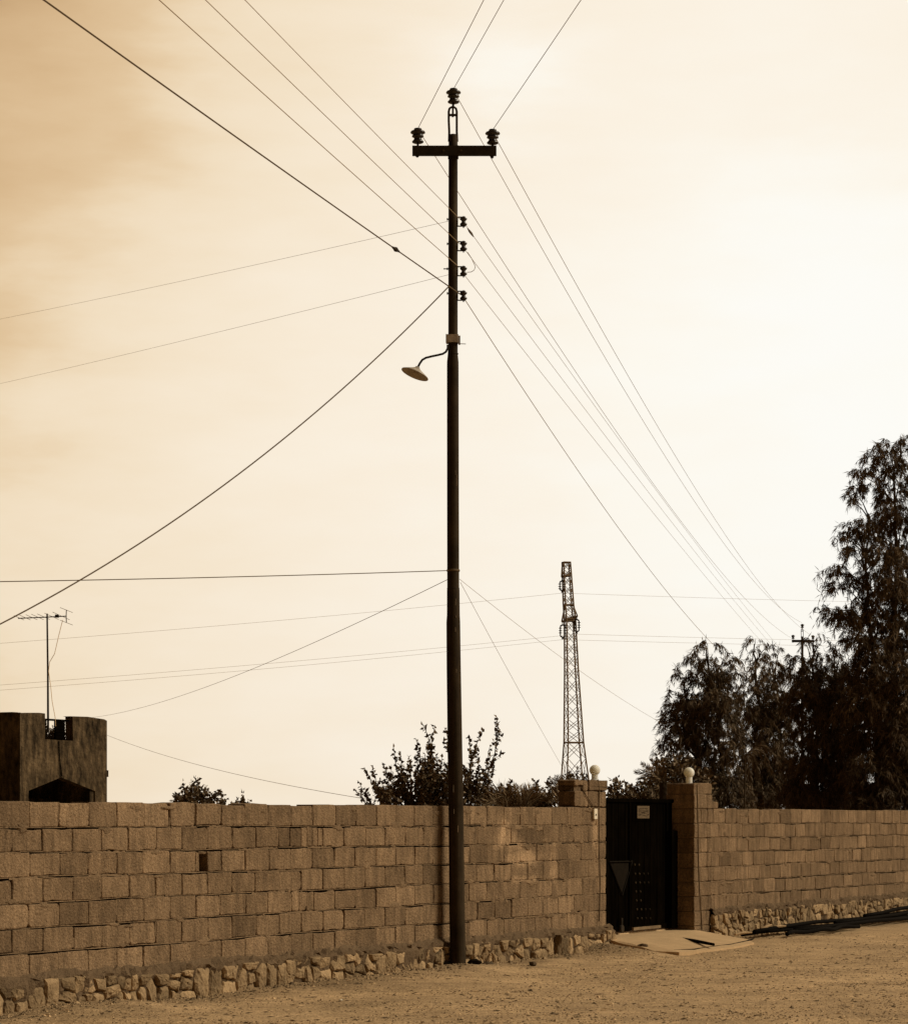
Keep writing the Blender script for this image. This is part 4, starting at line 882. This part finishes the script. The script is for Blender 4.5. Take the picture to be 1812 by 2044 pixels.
B3 = [(1575, 1312, 12, 10, .6), (1598, 1325, 18, 16, .9), (1620, 1345, 22, 20, 1.2), (1645, 1315, 20, 18, .8), (1662, 1300, 10, 12, .6), (1672, 1330, 18, 20, 1), (1690, 1345, 14, 16, .9), (1575, 1350, 20, 22, 1), (1600, 1375, 26, 26, 1.2), (1645, 1375, 30, 30, 1.4), (1685, 1380, 26, 32, 1.4), (1580, 1410, 14, 28, .7), (1618, 1425, 26, 28, 1.1), (1665, 1435, 34, 34, 1.5), (1600, 1475, 20, 32, 1.0), (1645, 1490, 36, 34, 1.5), (1690, 1490, 30, 38, 1.5), (1605, 1535, 32, 32, 1.5), (1660, 1550, 44, 38, 1.6), (1615, 1595, 40, 26, 1.6), (1680, 1600, 40, 24, 1.6), (1622, 1272, 14, 9, .45), (1640, 1283, 10, 8, .4), (1608, 1283, 10, 8, .3)]
willow('broad willow-leaved tree in front of the far pole', 47, [(1640, [(1625, 1530), (1635, 1420), (1625, 1350), (1622, 1285)]), (1650, [(1680, 1480), (1675, 1390), (1662, 1310)])], B3, 1.1)

def shoot_shrub(name, label, d, base_px, shoots, cat='shrub', leaf=(.055, .036), step=.022, mk='leafb', group=None, wr_=.008, side=True, bare=.3):
    base = U(base_px, HZ + CH * F / d, d); base.z = 0
    root = empty(name, base, 0, label, cat, group); wd = MB(); lv = Leaves()
    for (x, y, x0, y0) in shoots:
        dd_ = d + random.uniform(-.35, .35); tip = U(x, y, dd_); st = U(x0, y0, dd_)
        b0 = Vector((base.x + (st.x - base.x) * .3, d, 0)) ; P = [b0, b0.lerp(st, .6) + Vector((0, 0, .05)), st]
        n = max(4, int((tip - st).length / .08)); w1 = Vector((random.gauss(0, .05), 0, 0))
        for i in range(1, n + 1): t_ = i / n; P.append(st.lerp(tip, t_) + w1 * math.sin(3.14 * t_) + Vector((random.gauss(0, .006), random.gauss(0, .01), 0)))
        wd.tube(P, [wr_ * (1.2 - 1.0 * i / (len(P) - 1)) + .002 for i in range(len(P))], 5)
        pts = P[2:]
        tot = (tip - st).length; k = 0; ll = []
        while k < tot:
            t_ = k / tot; q = st.lerp(tip, t_) + w1 * math.sin(3.14 * t_)
            if t_ > bare or random.random() < .5: ll.append((q, (tip - st).normalized()))
            k += step * random.uniform(.5, 1.5)
            if side and random.random() < .24 and t_ < .9:      # side twig
                L2 = random.uniform(.08, .28) * (1.1 - t_); dv_ = ((tip - st).normalized() * .7 + Vector((random.uniform(-1, 1), random.uniform(-.8, .8), .1))).normalized()
                wd.tube([q, q + dv_ * L2], [.003, .0015], 3, cap=False)
                for j in range(int(L2 / .017)): ll.append((q + dv_ * j * .017, dv_))
        for q, dv_ in ll: 
            D = np.array(dv_) * .4 + rng.normal(size=3) * .8 + np.array([0, 0, -.1]); lv.add([q], [D], leaf[0], leaf[1], 1.0)
    wd.build('stem', M['bark'], root, origin=base); lv.build('foliage', M[mk], root, base); return root
sh = [(840, 1440, 845, 1600), (868, 1448, 862, 1580), (887, 1452, 885, 1570), (785, 1490, 815, 1600), (800, 1500, 822, 1600), (745, 1528, 790, 1620), (728, 1532, 785, 1625), (762, 1522, 800, 1620), (708, 1578, 760, 1640), (716, 1560, 770, 1640), (935, 1470, 920, 1590), (964, 1458, 940, 1600), (992, 1432, 975, 1540), (978, 1490, 958, 1590), (950, 1500, 935, 1600), (985, 1515, 955, 1600), (830, 1475, 838, 1600), (850, 1490, 852, 1610), (905, 1490, 900, 1600), (815, 1510, 825, 1610), (870, 1510, 870, 1610), (915, 1510, 908, 1610), (780, 1530, 805, 1620), (930, 1535, 920, 1620), (958, 1545, 935, 1625), (745, 1560, 785, 1640), (975, 1555, 940, 1635)]
for k in range(62):
    x = random.gauss(852, 55); top = np.interp(x, [708, 745, 790, 840, 885, 935, 985], [1585, 1550, 1525, 1500, 1505, 1520, 1550]) + random.uniform(0, 70)
    if 700 < x < 985: sh.append((x, top, 852 + (x - 852) * .75 + random.gauss(0, 8), max(top + 40, 1600) + random.uniform(0, 30)))
shoot_shrub('leafy_shrub', 'upright broad-leaved shrub with long shoots behind the wall on both sides of the pole', 35, 860, sh, leaf=(.060, .044), step=.020)
# plants between pole and gate, above the wall
def clump_plant(name, label, d, blobs, base_px, leaf=(.06, .04), mk='leafb', cat='bush', dens=1.0, up=.25, group=None, stems=True):
    base = U(base_px, HZ + CH * F / d, d); base.z = 0
    root = empty(name, base, 0, label, cat, group); wd = MB(); lv = Leaves()
    for (bx, by, rx, ry, dn) in blobs:
        dc = d + random.uniform(-.3, .3); c = U(bx, by, dc); k = dc / F
        wd.tube([Vector((base.x + (c.x - base.x) * .3, d, 0)), Vector((c.x, c.y, c.z * .6)), c + Vector((0, 0, ry * k * .5))], [.03, .02, .006], 5)
        ns = max(3, int(rx * ry * .05 * dens * dn))
        for _ in range(ns):
            v = rng.normal(size=3); v /= np.linalg.norm(v); rr = rng.uniform(.1, 1) ** .5
            st = np.array([c.x + v[0] * rx * k * rr, c.y + v[1] * .3 * rr, c.z + v[2] * ry * k * rr]); dv_ = v * .7 + np.array([0, 0, up]); dv_ /= np.linalg.norm(dv_)
            nl = 9; P = st + dv_ * np.linspace(-.04, .09, nl)[:, None] * (leaf[0] / .06); D = rng.normal(size=(nl, 3)) * .8 + dv_ * .6
            lv.add(P, D, leaf[0], leaf[1], rng.uniform(.6, 1.4))
    wd.build('stem', M['bark'], root, origin=base); lv.build('foliage', M[mk], root, base); return root
clump_plant('round_tree', 'small dark round tree far behind the wall, right of the building', 70, [(395, 1568, 7, 10, 1.2), (388, 1582, 20, 12, 1), (375, 1590, 18, 12, 1), (410, 1590, 20, 12, 1), (393, 1602, 40, 12, 1.3), (428, 1588, 9, 9, 1), (425, 1603, 20, 10, 1), (450, 1600, 11, 7, 1), (354, 1601, 9, 7, .7), (368, 1578, 8, 6, .8), (440, 1625, 60, 16, 1), (390, 1640, 40, 30, 1)], 392, leaf=(.11, .08), cat='tree', dens=1.5)
clump_plant('round_tree', 'tiny dark treetop peeping over the wall, right of the small round tree', 70, [(485, 1598, 7, 9, 1), (478, 1606, 6, 6, .8), (492, 1606, 6, 6, .8), (485, 1630, 14, 16, 1)], 485, leaf=(.10, .07), cat='tree', dens=1.6)
sp1 = [(1021, 1556, 1018, 1610), (1066, 1558, 1070, 1610), (1098, 1552, 1100, 1610), (1092, 1562, 1096, 1610), (1106, 1570, 1108, 1612), (1000, 1566, 1004, 1612), (975, 1566, 978, 1612), (958, 1556, 960, 1600), (945, 1560, 948, 1605), (1085, 1575, 1088, 1615), (1050, 1575, 1052, 1615), (965, 1575, 966, 1615), (990, 1578, 990, 1615)]
shoot_shrub('low_bush', 'row of low leafy sprigs over the wall between pole and gate', 35.5, 1040, sp1 + [(random.uniform(940, 1112), random.uniform(1580, 1600), random.uniform(945, 1110), 1630) for _ in range(40)], cat='bush', leaf=(.06, .036), step=.011, bare=.0)
sp2 = [(1152, 1532, 1153, 1565), (1135, 1541, 1140, 1570), (1145, 1545, 1148, 1570), (1165, 1545, 1162, 1570), (1128, 1552, 1132, 1572), (1172, 1550, 1170, 1572), (1158, 1551, 1158, 1572)]
shoot_shrub('low_bush', 'small leafy sprigs showing just above the left pillar', 36.5, 1150, sp2, cat='bush', leaf=(.05, .03), step=.012, bare=.0)
clump_plant('garden_bush', 'dark bush showing above the closed gate', 37, [(1218, 1580, 8, 12, .8), (1232, 1573, 10, 10, 1), (1248, 1582, 14, 10, 1), (1265, 1578, 14, 10, 1), (1230, 1595, 24, 10, 1.4), (1270, 1595, 30, 12, 1.5), (1300, 1582, 26, 20, 1.5), (1225, 1570, 4, 6, .7), (1260, 1568, 6, 5, .7), (1310, 1605, 40, 20, 1.5), (1240, 1620, 40, 20, 1.3)], 1260, leaf=(.06, .04), dens=1.5)
clump_plant('garden_bush', 'leafy dark bush behind the right pillar', 40, [(1315, 1540, 14, 14, 1.2), (1335, 1530, 16, 14, 1.2), (1350, 1520, 12, 10, 1), (1313, 1522, 6, 7, 1), (1330, 1512, 10, 6, .8), (1345, 1550, 20, 18, 1.4), (1320, 1565, 24, 16, 1.5), (1350, 1580, 30, 20, 1.5), (1385, 1590, 36, 30, 1.4), (1400, 1560, 20, 24, 1.2), (1365, 1540, 14, 16, 1)], 1345, leaf=(.06, .042), dens=1.5)

def palm(label, d, crown_px, fronds, name='palm', llen=.2, cat='palm', droop=0.0, mk='frond'):
    c = U(crown_px[0], crown_px[1], d); base = Vector((c.x, d, 0)); root = empty(name, base, 0, label, cat); wd = MB(); lv = Leaves()
    wd.tube([base, c], [.10, .07], 10) if label[:8] != 'drooping' else wd.tube([base, c - Vector((0, 0, .5)), c], [.014, .012, .010], 6)
    for (tx, ty, arch) in fronds:
        dd_ = d + random.uniform(-.5, .5); tip = U(tx, ty, dd_); n = 14; P = []
        for i in range(n + 1):
            t_ = i / n; q = c.lerp(tip, t_); q.z += arch * math.sin(math.pi * t_) * (1 - .2 * t_); P.append(q)
        wd.tube(P, [.010 * (1 - .8 * i / n) + .001 for i in range(n + 1)], 4, 1.8)
        L_ = sum((P[i + 1] - P[i]).length for i in range(n))
        for i in range(2, n + 1):
            tdir = (P[i] - P[i - 1]).normalized()
            sdv = tdir.cross(Vector((0, 1, 0))).normalized(); up_ = Vector((0, -.5, .1))
            for j in range(3):
                q = P[i - 1].lerp(P[i], j / 3)
                for sgn in (-1, 1):
                    w_ = math.sin(math.pi * min(1, .15 + .85 * i / n)) ** .5
                    D = tdir * 1.0 + sdv * sgn * .55 + Vector((random.gauss(0, .05), random.gauss(0, .15), random.gauss(0, .04) - droop))
                    lv.add([q], [D], llen * w_ * min(1, L_ / .8), .013, 1.0)
    wd.build('trunk', M['bark'], root, origin=base); lv.build('crown', M[mk], root, base); return root
palm('low feathery palm whose fronds lie along the wall top right of the pole', 34.6, (1035, 1660), [(965, 1600, .2), (985, 1580, .2), (1010, 1572, .15), (1035, 1566, .1), (1060, 1570, .15), (1085, 1582, .2), (1100, 1598, .2), (950, 1612, .2), (1025, 1580, .1), (1048, 1578, .1), (1075, 1590, .2), (995, 1590, .2), (975, 1578, .2), (1022, 1568, .12), (1072, 1574, .15)], llen=.24)
palm('upright palm fronds just left of the left pillar', 34.6, (1122, 1640), [(1104, 1552, .08), (1112, 1546, .05), (1118, 1556, .03), (1110, 1570, .06), (1123, 1552, .02)], llen=.2)
palm('feathery palm above the gate, left of the right pillar', 36.3, (1326, 1562), [(1263, 1541, .05), (1268, 1557, .07), (1277, 1523, .03), (1287, 1532, .03), (1297, 1512, .02), (1308, 1516, .01), (1320, 1508, 0), (1276, 1572, .08)], llen=.17)
palm('drooping palm frond hanging in front of the willow-leaved trees', 44, (1486, 1512), [(1560, 1526, .30), (1546, 1552, .34), (1524, 1585, .30), (1502, 1592, .2)], llen=.20, droop=.9, mk='leafb')
